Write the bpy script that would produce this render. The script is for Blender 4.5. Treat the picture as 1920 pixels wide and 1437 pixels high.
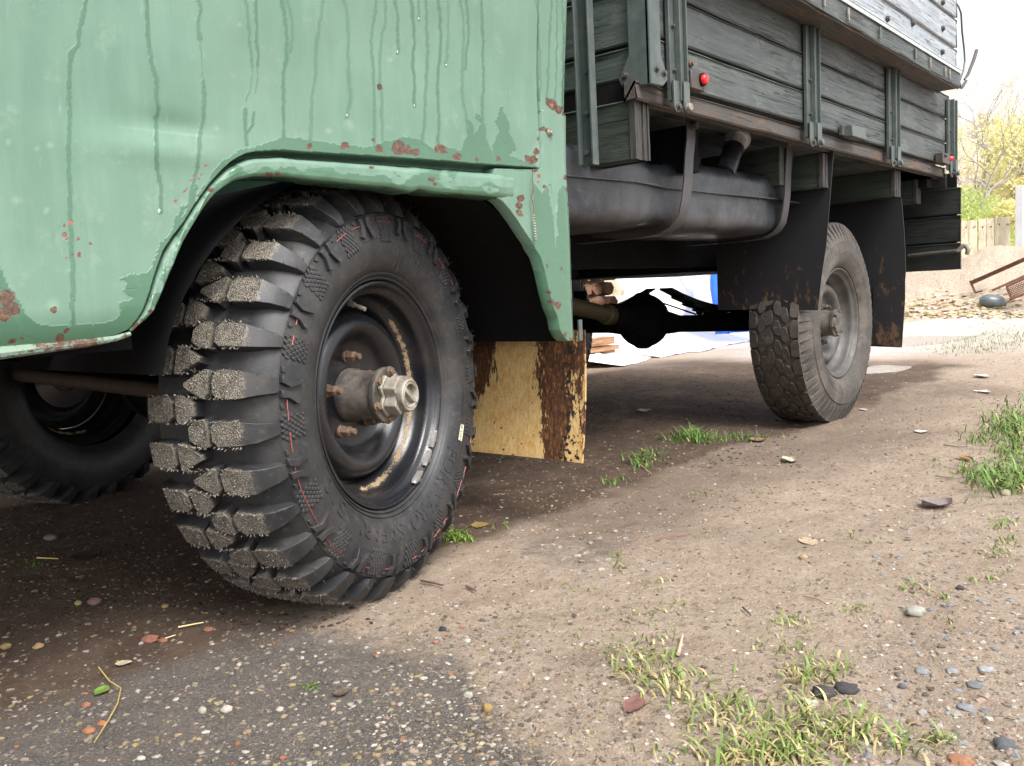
import bpy, bmesh, math, random
import numpy as np
from mathutils import Vector, Matrix

random.seed(7)
rng = np.random.default_rng(11)
PI = math.pi
S = bpy.context.scene
for o in list(bpy.data.objects):
    bpy.data.objects.remove(o)
C = S.collection

# ------------------------------------------------------------------ camera
FPX = 1619.4
YAW, PITCH, ROLL = 0.8577, 0.1015, -0.0510
CAM = np.array([-1.0612, -1.2233, 0.5479])
fw = np.array([math.sin(YAW) * math.cos(PITCH), math.cos(YAW) * math.cos(PITCH), -math.sin(PITCH)])
rt = np.array([math.cos(YAW), -math.sin(YAW), 0.0])
up = np.cross(rt, fw)
rt, up = math.cos(ROLL) * rt + math.sin(ROLL) * up, -math.sin(ROLL) * rt + math.cos(ROLL) * up
cd = bpy.data.cameras.new('camera')
cam = bpy.data.objects.new('camera', cd)
C.objects.link(cam)
cam.matrix_world = Matrix(((rt[0], up[0], -fw[0], CAM[0]), (rt[1], up[1], -fw[1], CAM[1]), (rt[2], up[2], -fw[2], CAM[2]), (0, 0, 0, 1)))
cd.sensor_width = 36.0
cd.lens = FPX / 1920.0 * 36.0
cd.clip_start = 0.02
cd.clip_end = 2000
S.camera = cam

# ------------------------------------------------------------------ world, sun, exposure
SUN_EL, SUN_AZ = math.radians(52), math.radians(200)      # azimuth measured from +Y clockwise
W = bpy.data.worlds.new('World')
S.world = W
W.use_nodes = True
wn = W.node_tree
bg = wn.nodes['Background']
sky = wn.nodes.new('ShaderNodeTexSky')
sky.sky_type = 'NISHITA'
sky.sun_disc = False
sky.sun_elevation = SUN_EL
sky.sun_rotation = SUN_AZ
sky.air_density = 1.0
sky.dust_density = 4.0
sky.ozone_density = 1.0
hs = wn.nodes.new('ShaderNodeHueSaturation')
hs.inputs['Saturation'].default_value = 0.22
wn.links.new(sky.outputs[0], hs.inputs['Color'])
lt = wn.nodes.new('ShaderNodeMix')
lt.data_type = 'RGBA'
lt.blend_type = 'LIGHTEN'
lt.inputs[0].default_value = 1.0
lt.inputs[7].default_value = (3.9, 3.95, 4.05, 1)      # the bright cloud cover never falls below this
wn.links.new(hs.outputs[0], lt.inputs[6])
wn.links.new(lt.outputs[2], bg.inputs['Color'])
bg.inputs['Strength'].default_value = 0.15
sl = bpy.data.lights.new('sun', 'SUN')
so = bpy.data.objects.new('sun', sl)
C.objects.link(so)
sl.energy = 1.5
sl.angle = math.radians(24)
sl.color = (1.0, 0.97, 0.93)
sdir = Vector((math.sin(SUN_AZ) * math.cos(SUN_EL), math.cos(SUN_AZ) * math.cos(SUN_EL), math.sin(SUN_EL)))
so.rotation_euler = sdir.to_track_quat('Z', 'Y').to_euler()
S.view_settings.view_transform = 'Standard'
S.view_settings.look = 'None'
S.view_settings.exposure = 1.15
S.view_settings.gamma = 1
S.view_settings.use_curve_mapping = False

# ------------------------------------------------------------------ helpers: measuring
def ray(x, y):
    d = (x - 960) / FPX * rt - (y - 718.5) / FPX * up + fw
    return d

def U(x, y, X=None, Y=None, Z=None):
    """point of the plane X=.. / Y=.. / Z=.. seen at the photograph's position x, y"""
    d = ray(x, y)
    i, v = (0, X) if X is not None else (1, Y) if Y is not None else (2, Z)
    return CAM + d * ((v - CAM[i]) / d[i])

def D(x, y, dist):
    return CAM + ray(x, y) * dist

def PX(P):
    q = (np.asarray(P) - CAM)
    z = q @ fw
    return 960 + FPX * (q @ rt) / z, 718.5 - FPX * (q @ up) / z

# lattice noise
_perm = rng.random((256, 256)).astype(np.float64)
def vnoise(x, y):
    xi, yi = np.floor(x).astype(int), np.floor(y).astype(int)
    fx, fy = x - xi, y - yi
    fx, fy = fx * fx * (3 - 2 * fx), fy * fy * (3 - 2 * fy)
    a, b = _perm[xi & 255, yi & 255], _perm[(xi + 1) & 255, yi & 255]
    c, d = _perm[xi & 255, (yi + 1) & 255], _perm[(xi + 1) & 255, (yi + 1) & 255]
    return (a * (1 - fx) + b * fx) * (1 - fy) + (c * (1 - fx) + d * fx) * fy
def fbm(x, y, o=4):
    s, a, t = 0, 1.0, 0
    for k in range(o):
        s = s + a * vnoise(x * 2 ** k + 17 * k, y * 2 ** k + 5 * k)
        t += a
        a *= 0.5
    return s / t
def sstep(a, b, v):
    t = np.clip((v - a) / (b - a), 0, 1)
    return t * t * (3 - 2 * t)

# ------------------------------------------------------------------ helpers: objects
def tag(o, label=None, cat=None, group=None, kind=None):
    if label: o['label'] = label
    if cat: o['category'] = cat
    if group: o['group'] = group
    if kind: o['kind'] = kind
    return o

def empty(name, loc=(0, 0, 0), parent=None, rotz=0):
    o = bpy.data.objects.new(name, None)
    C.objects.link(o)
    o.empty_display_size = 0.1
    o.location = loc
    o.rotation_euler = (0, 0, rotz)
    if parent: o.parent = parent
    return o

def link(name, me, parent=None):
    o = bpy.data.objects.new(name, me)
    C.objects.link(o)
    if parent: o.parent = parent
    return o

def copy_tree(o, parent=None):
    c = o.copy()
    C.objects.link(c)
    c.parent = parent
    for ch in list(o.children):
        copy_tree(ch, c)
    return c

class MB:
    def __init__(s):
        s.v, s.f, s.m = [], [], []
    def add(s, vs, fs, mi=0):
        n = len(s.v)
        s.v.extend([tuple(float(q) for q in p) for p in vs])
        for f in fs:
            s.f.append([i + n for i in f])
            s.m.append(mi)
    def box(s, a, b, mi=0, M=None):
        x0, y0, z0 = a; x1, y1, z1 = b
        vs = [(x0, y0, z0), (x1, y0, z0), (x1, y1, z0), (x0, y1, z0), (x0, y0, z1), (x1, y0, z1), (x1, y1, z1), (x0, y1, z1)]
        if M is not None: vs = [tuple(M @ Vector(p)) for p in vs]
        s.add(vs, [(3, 2, 1, 0), (4, 5, 6, 7), (0, 1, 5, 4), (1, 2, 6, 5), (2, 3, 7, 6), (3, 0, 4, 7)], mi)
    def tube(s, pts, r, n=10, mi=0, cap=True):
        P = [Vector(p) for p in pts]
        rs = r if hasattr(r, '__len__') else [r] * len(P)
        T = []
        for i in range(len(P)):
            t = (P[min(i + 1, len(P) - 1)] - P[max(i - 1, 0)])
            T.append(t.normalized() if t.length > 1e-9 else Vector((0, 0, 1)))
        a = Vector((0, 0, 1)) if abs(T[0].z) < 0.9 else Vector((1, 0, 0))
        u = T[0].cross(a).normalized()
        vs = []
        for i, p in enumerate(P):
            u = (u - T[i] * u.dot(T[i])).normalized()
            w = T[i].cross(u)
            for k in range(n):
                an = 2 * PI * k / n
                vs.append(p + (u * math.cos(an) + w * math.sin(an)) * rs[i])
        fs = []
        for i in range(len(P) - 1):
            for k in range(n):
                a0, b0 = i * n + k, i * n + (k + 1) % n
                fs.append((a0, b0, b0 + n, a0 + n))
        if cap:
            fs.append(tuple(reversed(range(n))))
            fs.append(tuple((len(P) - 1) * n + k for k in range(n)))
        s.add(vs, fs, mi)
    def grid(s, G, mi=0, closed=False):
        """G: (a, b, 3) array of points"""
        a, b = len(G), len(G[0])
        vs = [tuple(p) for row in G for p in row]
        fs = []
        for i in range(a - 1 + (1 if closed else 0)):
            for j in range(b - 1):
                i2 = (i + 1) % a
                fs.append((i * b + j, i2 * b + j, i2 * b + j + 1, i * b + j + 1))
        s.add(vs, fs, mi)
    def prism(s, poly, d, mi=0):
        """poly: 3-D points of a planar outline, d: 3-D offset of the other side"""
        n = len(poly)
        d = np.asarray(d)
        vs = [np.asarray(p) for p in poly] + [np.asarray(p) + d for p in poly]
        fs = [tuple(range(n)), tuple(reversed(range(n, 2 * n)))]
        for i in range(n):
            j = (i + 1) % n
            fs.append((j, i, i + n, j + n))
        s.add(vs, fs, mi)
    def lathe(s, prof, n=64, mi=0, c=(0, 0, 0)):
        """prof: (r, y) along the axis y"""
        G = []
        for k in range(n):
            a = 2 * PI * k / n
            G.append([(c[0] + r * math.cos(a), c[1] + y, c[2] + r * math.sin(a)) for r, y in prof])
        s.grid(G, mi, closed=True)
    def ball(s, c, r, seg=10, mi=0, sc=(1, 1, 1)):
        G = []
        for k in range(seg):
            a = 2 * PI * k / seg
            G.append([(c[0] + sc[0] * r * math.sin(t) * math.cos(a), c[1] + sc[1] * r * math.sin(t) * math.sin(a), c[2] + sc[2] * r * math.cos(t)) for t in np.linspace(0.02, PI - 0.02, seg // 2 + 2)])
        s.grid(G, mi, closed=True)
    def build(s, name, mats, parent=None, bevel=0, seg=2, smooth=35, fix=True, loc=None):
        me = bpy.data.meshes.new(name)
        me.from_pydata(s.v, [], s.f)
        if not isinstance(mats, (list, tuple)): mats = [mats]
        for m in mats: me.materials.append(m)
        if len(mats) > 1: me.polygons.foreach_set('material_index', s.m)
        if fix:
            bm = bmesh.new(); bm.from_mesh(me)
            bmesh.ops.recalc_face_normals(bm, faces=bm.faces)
            bm.to_mesh(me); bm.free()
        if smooth:
            me.polygons.foreach_set('use_smooth', [True] * len(me.polygons))
            me.set_sharp_from_angle(angle=math.radians(smooth))
        me.update()
        o = link(name, me, parent)
        if loc: o.location = loc
        if bevel:
            b = o.modifiers.new('bevel', 'BEVEL')
            b.width = bevel; b.segments = seg; b.limit_method = 'ANGLE'; b.angle_limit = math.radians(40)
            b.harden_normals = False
        return o

def npmesh(name, V, F, mats, parent=None, smooth=True, attrs=None, midx=None):
    """V (n,3), F (m,3|4) numpy arrays, uniform face size"""
    V = np.ascontiguousarray(V, dtype=np.float32); F = np.ascontiguousarray(F, dtype=np.int32)
    me = bpy.data.meshes.new(name)
    k = F.shape[1]
    me.vertices.add(len(V)); me.vertices.foreach_set('co', V.ravel())
    me.loops.add(F.size); me.loops.foreach_set('vertex_index', F.ravel())
    me.polygons.add(len(F)); me.polygons.foreach_set('loop_start', np.arange(0, F.size, k, dtype=np.int32))
    if not isinstance(mats, (list, tuple)): mats = [mats]
    for m in mats: me.materials.append(m)
    if midx is not None: me.polygons.foreach_set('material_index', np.asarray(midx, dtype=np.int32))
    me.update(calc_edges=True)
    me.polygons.foreach_set('use_smooth', np.full(len(F), bool(smooth)))
    for n, a in (attrs or {}).items():
        a = np.asarray(a)
        if a.ndim == 1:
            at = me.attributes.new(n, 'FLOAT', 'POINT'); at.data.foreach_set('value', a.astype(np.float32))
        else:
            at = me.attributes.new(n, 'FLOAT_COLOR', 'POINT')
            at.data.foreach_set('color', np.concatenate([a, np.ones((len(a), 1))], 1).astype(np.float32).ravel())
    return link(name, me, parent)

# ------------------------------------------------------------------ helpers: materials
class T:
    def __init__(s, name, rough=0.6, base=(0.5, 0.5, 0.5), metal=0.0, spec=0.5):
        s.m = bpy.data.materials.new(name); s.m.use_nodes = True
        s.t = s.m.node_tree
        s.b = s.t.nodes['Principled BSDF']
        s.set(s.b, 'Base Color', base); s.set(s.b, 'Roughness', rough); s.set(s.b, 'Metallic', metal); s.set(s.b, 'Specular IOR Level', spec)
    def set(s, nd, key, v):
        i = nd.inputs[key]
        if isinstance(v, bpy.types.NodeSocket): s.t.links.new(v, i)
        elif i.type == 'RGBA' and len(v) == 3: i.default_value = (*v, 1)
        else: i.default_value = v
    def out(s, **kw):
        for k, v in kw.items(): s.set(s.b, {'color': 'Base Color', 'rough': 'Roughness', 'normal': 'Normal', 'metal': 'Metallic', 'spec': 'Specular IOR Level', 'trans': 'Transmission Weight', 'ior': 'IOR', 'coat': 'Coat Weight', 'alpha': 'Alpha', 'coatr': 'Coat Roughness'}[k], v)
        return s.m
    def nd(s, typ, ins=None, **at):
        n = s.t.nodes.new('ShaderNode' + typ)
        for k, v in at.items(): setattr(n, k, v)
        for k, v in (ins or {}).items(): s.set(n, k, v)
        return n
    def co(s, scale=None, kind='Object', rot=None, loc=None):
        o = s.nd('TexCoord').outputs[kind]
        if scale is None and rot is None: return o
        sc = scale if hasattr(scale, '__len__') else (scale,) * 3 if scale else (1, 1, 1)
        return s.nd('Mapping', {'Vector': o, 'Scale': sc, 'Rotation': rot or (0, 0, 0), 'Location': loc or (0, 0, 0)}).outputs[0]
    def noise(s, scale, detail=4, rough=0.55, vec=None, dist=0.0, col=False):
        n = s.nd('TexNoise', {'Scale': scale, 'Detail': detail, 'Roughness': rough, 'Distortion': dist, 'Vector': vec if vec is not None else s.co()})
        return n.outputs[1 if col else 0]
    def vor(s, scale, vec=None, feature='F1', out='Distance', rnd=1.0):
        n = s.nd('TexVoronoi', {'Scale': scale, 'Randomness': rnd, 'Vector': vec if vec is not None else s.co()}, feature=feature)
        return n.outputs[out]
    def ramp(s, fac, stops, mode='LINEAR'):
        n = s.nd('ValToRGB', {'Fac': fac})
        cr = n.color_ramp; cr.interpolation = mode
        while len(cr.elements) < len(stops): cr.elements.new(0.5)
        for e, (p, c) in zip(cr.elements, stops):
            e.position = p
            e.color = (c, c, c, 1) if not hasattr(c, '__len__') else (*c, 1)
        return n.outputs[0]
    def mix(s, f, a, b, mode='MIX'):
        n = s.nd('Mix', data_type='RGBA', blend_type=mode)
        for i, v in ((0, f), (6, a), (7, b)):
            if isinstance(v, bpy.types.NodeSocket): s.t.links.new(v, n.inputs[i])
            elif i == 0: n.inputs[0].default_value = v
            else: n.inputs[i].default_value = (*v, 1) if hasattr(v, '__len__') else (v, v, v, 1)
        return n.outputs[2]
    def mth(s, op, a, b=0.0, clamp=False):
        n = s.nd('Math', operation=op, use_clamp=clamp)
        for i, v in ((0, a), (1, b)):
            if isinstance(v, bpy.types.NodeSocket): s.t.links.new(v, n.inputs[i])
            else: n.inputs[i].default_value = v
        return n.outputs[0]
    def attr(s, name, out='Fac'):
        return s.nd('Attribute', attribute_name=name).outputs[out]
    def bump(s, h, strength=0.5, dist=0.01, nrm=None):
        ins = {'Height': h, 'Strength': strength, 'Distance': dist}
        if nrm is not None: ins['Normal'] = nrm
        return s.nd('Bump', ins).outputs[0]
    def sep(s, vec):
        return s.nd('SeparateXYZ', {'Vector': vec}).outputs

# ------------------------------------------------------------------ materials
def mat_paint():
    t = T('green_paint')
    wet, rust, chip, pale = t.attr('wet'), t.attr('rust'), t.attr('chip'), t.attr('pale')
    n1 = t.noise(5, 5); n2 = t.noise(60, 3); st = t.noise(40, 4, vec=t.co((1, 1, .12)))
    dry = t.mix(t.ramp(n1, [(.35, 0), (.7, 1)]), (.110, .206, .148), (.150, .255, .192))
    dry = t.mix(t.ramp(st, [(.45, 0), (.75, .35)]), dry, (.20, .30, .235))
    sc = t.noise(9, 3, vec=t.co((14, 1, 3), rot=(0, .6, 0)))
    dry = t.mix(t.ramp(sc, [(.66, 0), (.74, .35)]), dry, (.26, .345, .285))
    wc = t.mix(n1, (.056, .135, .080), (.078, .165, .102))
    wc = t.mix(t.ramp(n2, [(.55, 0), (.75, .4)]), wc, (.105, .185, .13))
    dirt = t.noise(2.3, 6, .7)
    dry = t.mix(t.ramp(dirt, [(.45, 0), (.7, .45)]), dry, (.125, .185, .13))
    dry = t.mix(t.ramp(t.noise(18, 6, .8), [(.56, 0), (.66, .35)]), dry, (.23, .31, .25))
    ds = t.noise(1, 5, .7, vec=t.co((55, 1, 5)))
    dry = t.mix(t.ramp(ds, [(.57, 0), (.66, .3)]), dry, (.105, .185, .135))
    c = t.mix(pale, dry, (.29, .36, .29))
    c = t.mix(wet, c, wc)
    rn = t.noise(140, 5, .7)
    rc = t.ramp(rn, [(.3, (.03, .015, .011)), (.5, (.095, .048, .030)), (.7, (.20, .125, .08))])
    rm = t.mth('SUBTRACT', t.mth('MULTIPLY', rust, 1.9), t.mth('MULTIPLY', t.noise(75, 7, .8), 1.9))
    rm = t.ramp(rm, [(.10, 0), (.2, 1)])
    c = t.mix(rm, c, rc)
    cm = t.ramp(t.mth('SUBTRACT', t.mth('MULTIPLY', chip, 1.9), t.mth('MULTIPLY', t.noise(200, 5, .75), 1.6)), [(.30, 0), (.38, 1)])
    c = t.mix(cm, c, t.ramp(rn, [(.4, (.16, .045, .035)), (.62, (.32, .13, .10))]))
    # small specks of old drops
    sp = t.vor(1, vec=t.co((130, 1, 34)))
    spm = t.mth('MULTIPLY', t.ramp(sp, [(.045, 1), (.09, 0)]), t.ramp(t.noise(3, 2), [(.5, 0), (.62, .8)]))
    c = t.mix(spm, c, wc)
    hgt = t.mth('ADD', t.mth('MULTIPLY', wet, .5), t.mth('ADD', t.mth('MULTIPLY', n2, .25), t.mth('MULTIPLY', t.mth('ADD', rm, cm), -1.2)))
    nb = t.bump(hgt, .5, .0012)
    crk = t.vor(22, feature='DISTANCE_TO_EDGE', vec=t.co((1.6, 1.6, .8)))
    nb = t.bump(t.mth('MULTIPLY', t.ramp(crk, [(0, 0), (.02, 1)]), wet), .25, .0012, nb)
    nb = t.bump(t.noise(2.2, 2), .35, .05, nb)
    r = t.mth('SUBTRACT', .46, t.mth('MULTIPLY', wet, .27))
    r = t.mth('ADD', r, t.mth('MULTIPLY', rm, .35), True)
    return t.out(color=c, rough=r, normal=nb, coat=t.mth('MULTIPLY', wet, .25))

def mat_rubber(name='new_rubber', smear=True, a=(.012, .013, .015), b=(.03, .031, .034), r0=.42, r1=.62, dust=(.09, .075, .06), damt=.25):
    t = T(name)
    n1, n2 = t.noise(14, 5), t.noise(260, 3)
    c = t.mix(n1, a, b)
    c = t.mix(t.ramp(t.noise(30, 6, .7), [(.5, 0), (.72, damt)]), c, dust)
    c = t.mix(t.ramp(t.noise(7, 6, .75), [(.48, 0), (.66, damt)]), c, dust)
    c = t.mix(t.ramp(t.noise(1, 5, .7, vec=t.co((90, 20, 90))), [(.56, 0), (.66, damt)]), c, (.13, .12, .11))
    c = t.mix(t.ramp(n2, [(.64, 0), (.74, damt * 1.2)]), c, dust)
    if smear:      # sand rubbed down the flanks of the lugs
        x, y, z = t.sep(t.co())[0:3]
        r = t.mth('SQRT', t.mth('ADD', t.mth('MULTIPLY', x, x), t.mth('MULTIPLY', z, z)))
        k = t.mth('SUBTRACT', t.mth('MULTIPLY', t.mth('SUBTRACT', r, .350), 31.0), t.mth('ADD', t.noise(60, 7, .8), t.mth('MULTIPLY', t.noise(320, 4, .8), .8)))
        c = t.mix(t.ramp(k, [(-.42, 0), (.15, .85)]), c, t.mix(t.noise(380, 3, .7), (.07, .06, .05), (.25, .215, .17)))
    return t.out(color=c, rough=t.ramp(n1, [(.3, r0), (.7, r1)]), normal=t.bump(n2, .18, .001), spec=.5)

def mat_crust():
    t = T('sand_crusted_rubber', rough=.95, spec=.2)
    n = t.noise(520, 3, .7); v = t.vor(420); w = t.noise(60, 4)
    c = t.ramp(n, [(.34, (.035, .033, .031)), (.45, (.14, .125, .105)), (.56, (.30, .265, .215)), (.72, (.46, .41, .34))])
    c = t.mix(t.ramp(w, [(.45, 0), (.65, .5)]), c, (.045, .043, .04))
    h = t.mth('ADD', n, t.mth('MULTIPLY', v, .8))
    nb = t.bump(t.noise(70, 4), .8, .006)
    return t.out(color=c, normal=t.bump(h, 1.0, .003, nb))

def mat_rim():
    t = T('black_rim_enamel', spec=.6)
    co = t.co(); x, y, z = t.sep(co)[0:3]
    r = t.mth('SQRT', t.mth('ADD', t.mth('MULTIPLY', x, x), t.mth('MULTIPLY', z, z)))
    d1 = t.mth('SUBTRACT', 1.0, t.mth('DIVIDE', t.mth('ABSOLUTE', t.mth('SUBTRACT', r, .178)), .021), True)
    d2 = t.mth('SUBTRACT', 1.0, t.mth('DIVIDE', t.mth('ABSOLUTE', t.mth('SUBTRACT', r, .2085)), .003), True)
    side = t.ramp(t.mth('ADD', t.mth('MULTIPLY', x, 1.0), t.mth('MULTIPLY', z, -.45)), [(.0, 0), (.06, 1)])
    nn = t.noise(55, 7, .8); fine = t.noise(420, 4, .8)
    m = t.mth('MULTIPLY', t.mth('ADD', t.mth('MULTIPLY', d1, 1.1), t.mth('MULTIPLY', d2, .9)), side, True)
    m = t.ramp(t.mth('SUBTRACT', t.mth('MULTIPLY', m, 1.17), t.mth('ADD', t.mth('MULTIPLY', nn, 1.25), t.mth('MULTIPLY', fine, 1.0))), [(-.16, 0), (.0, 1)])
    spk = t.ramp(fine, [(.62, 0), (.70, .6)])
    c = t.mix(spk, (.008, .009, .012), (.13, .105, .08))
    c = t.mix(t.ramp(t.noise(11, 4), [(.5, 0), (.75, .5)]), c, (.04, .034, .03))
    c = t.mix(m, c, t.mix(fine, (.22, .15, .085), (.42, .31, .19)))
    rg = t.mth('ADD', t.mth('ADD', .2, t.mth('MULTIPLY', m, .7)), t.mth('MULTIPLY', spk, .5), True)
    return t.out(color=c, rough=rg, normal=t.bump(t.mth('ADD', t.mth('MULTIPLY', m, 2.0), fine), .3, .0012))

def mat_dusty_metal(name, a, b, dust, r=.6, amt=.5, metal=0.0, sc=30, spec=.5):
    t = T(name, metal=metal, spec=spec)
    n = t.noise(sc, 6, .65); f = t.noise(sc * 9, 3)
    c = t.mix(n, a, b)
    c = t.mix(t.ramp(t.noise(sc * .6, 5, .7), [(.42, 0), (.62, amt)]), c, dust)
    c = t.mix(t.ramp(f, [(.6, 0), (.72, amt)]), c, dust)
    return t.out(color=c, rough=t.ramp(n, [(.3, r - .15), (.7, min(1, r + .15))]), normal=t.bump(t.mth('ADD', n, t.mth('MULTIPLY', f, .3)), .35, .002))

def mat_plank(name, a, b, worn, axis='x', wornamt=.4, rough=.55):
    t = T(name)
    info = t.nd('ObjectInfo').outputs['Random']
    off = t.nd('CombineXYZ', {'X': t.mth('MULTIPLY', info, 13.0), 'Y': info, 'Z': t.mth('MULTIPLY', info, 7.0)}).outputs[0]
    base = t.nd('VectorMath', {0: t.co(), 1: off}, operation='ADD').outputs[0]
    sc = {'x': (1.4, 16, 22), 'y': (16, 1.4, 22), 'z': (22, 22, 1.4)}[axis]
    g = t.nd('Mapping', {'Vector': base, 'Scale': sc}).outputs[0]
    gr = t.noise(2.4, 6, .65, vec=g, dist=1.2)
    fine = t.noise(9, 4, .6, vec=g, dist=.4)
    sc2 = tuple(v * (.45 if i == 'xyz'.index(axis) else 1.5) for i, v in enumerate(sc))
    crk = t.noise(2.6, 3, .5, vec=t.nd('Mapping', {'Vector': base, 'Scale': sc2, 'Location': (3, 5, 8)}).outputs[0], dist=1.0)
    crm = t.ramp(t.mth('ABSOLUTE', t.mth('SUBTRACT', crk, .5)), [(.004, 1), (.022, 0)])
    crm = t.mth('MULTIPLY', crm, t.ramp(t.noise(3.2, 3, vec=base), [(.42, 0), (.56, 1)]))
    flk = t.ramp(t.noise(1.6, 7, .75, vec=t.nd('Mapping', {'Vector': base, 'Scale': tuple(3.0 if i == 'xyz'.index(axis) else 9.0 for i in range(3)), 'Location': (9, 2, 4)}).outputs[0], dist=.6), [(.54, 0), (.60, 1)])
    c = t.mix(t.ramp(gr, [(.3, 0), (.7, 1)]), a, b)
    c = t.mix(t.ramp(t.mth('ADD', t.mth('MULTIPLY', fine, .5), t.mth('MULTIPLY', t.noise(4, 5, .7, vec=base), .5)), [(.5, 0), (.64, wornamt)]), c, worn)
    c = t.mix(t.mth('MULTIPLY', flk, wornamt), c, worn)
    c = t.mix(crm, c, tuple(v * .15 for v in a))
    h = t.mth('ADD', t.mth('MULTIPLY', gr, .5), t.mth('ADD', t.mth('MULTIPLY', fine, .3), t.mth('ADD', t.mth('MULTIPLY', crm, -1.6), t.mth('MULTIPLY', flk, -.35))))
    return t.out(color=c, rough=t.ramp(fine, [(.3, rough - .15), (.7, rough + .2)]), normal=t.bump(h, .6, .003))

def mat_simple(name, a, b=None, rough=.6, sc=40, bump=.2, metal=0.0, spec=.5, **kw):
    t = T(name, rough=rough, metal=metal, spec=spec)
    n = t.noise(sc, 5, .6)
    return t.out(color=t.mix(n, a, b or tuple(v * 1.5 for v in a)), normal=t.bump(n, bump, .003), **kw)

def mat_flap():
    t = T('rusty_yellow_flap')
    co = t.co(); x, y, z = t.sep(co)[0:3]
    y = t.mth('ADD', y, t.mth('MULTIPLY', t.mth('SUBTRACT', t.noise(9, 6, .75, vec=t.co((1, 1.6, .9))), .5), .11))
    st = t.noise(1, 6, .75, vec=t.co((1, 40, 9)))
    fn = t.noise(1, 4, .7, vec=t.co((1, 160, 60)))
    c = t.mix(t.ramp(fn, [(.35, 0), (.65, 1)]), (.46, .29, .095), (.64, .46, .22))
    c = t.mix(t.ramp(t.noise(30, 5, .7), [(.5, 0), (.65, .5)]), c, (.45, .20, .03))
    # rust streak bands (positions across the flap)
    def band(y0, w, k=1.0):
        return t.mth('MULTIPLY', t.mth('SUBTRACT', 1.0, t.mth('DIVIDE', t.mth('ABSOLUTE', t.mth('SUBTRACT', y, y0)), w), True), k)
    bsum = t.mth('ADD', t.mth('MULTIPLY', band(.25, .15, 1.4), t.ramp(z, [(.20, .1), (.36, 1)])), t.mth('ADD', band(-.0, .12, 1.45), band(-.085, .03, .6)))
    hz = t.ramp(z, [(.16, .72), (.34, .9), (.46, 1.0)])
    rm = t.ramp(t.mth('SUBTRACT', t.mth('MULTIPLY', t.mth('MULTIPLY', bsum, hz), 1.62), t.mth('ADD', t.mth('MULTIPLY', st, 1.5), t.mth('MULTIPLY', fn, .9))), [(-.75, 0), (-.40, .35), (.05, 1)])
    rustc = t.ramp(fn, [(.32, (.022, .011, .008)), (.55, (.10, .042, .017)), (.68, (.27, .12, .04)), (.78, (.42, .22, .08))])
    c = t.mix(rm, c, rustc)
    dots = t.mth('MULTIPLY', t.ramp(t.vor(110), [(.10, 1), (.2, 0)]), t.ramp(t.noise(22, 3), [(.45, 0), (.6, 1)]))
    c = t.mix(t.mth('MULTIPLY', dots, .85), c, (.03, .018, .012))
    blk = t.noise(70, 4, .6)
    bm_ = t.ramp(t.mth('ADD', blk, t.mth('ADD', t.mth('MULTIPLY', band(-.045, .035, .16), 1.0), t.mth('MULTIPLY', t.mth('SUBTRACT', .28, z), .22))), [(.66, 0), (.69, 1)])
    c = t.mix(bm_, c, (.012, .011, .011))
    return t.out(color=c, rough=.62, normal=t.bump(t.mth('ADD', fn, t.mth('MULTIPLY', rm, .6)), .35, .0015))

def mat_black_flap():
    t = T('black_rubber_sheet')
    n = t.noise(26, 6, .72, vec=t.co((1, 1, .5)))
    z = t.sep(t.co())[2]
    k = t.ramp(t.mth('ADD', n, t.mth('MULTIPLY', t.mth('SUBTRACT', .48, z), .35)), [(.56, 0), (.64, .8)])
    c = t.mix(k, (.012, .012, .014), (.13, .07, .032))
    return t.out(color=c, rough=.55, normal=t.bump(n, .3, .002))

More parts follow.
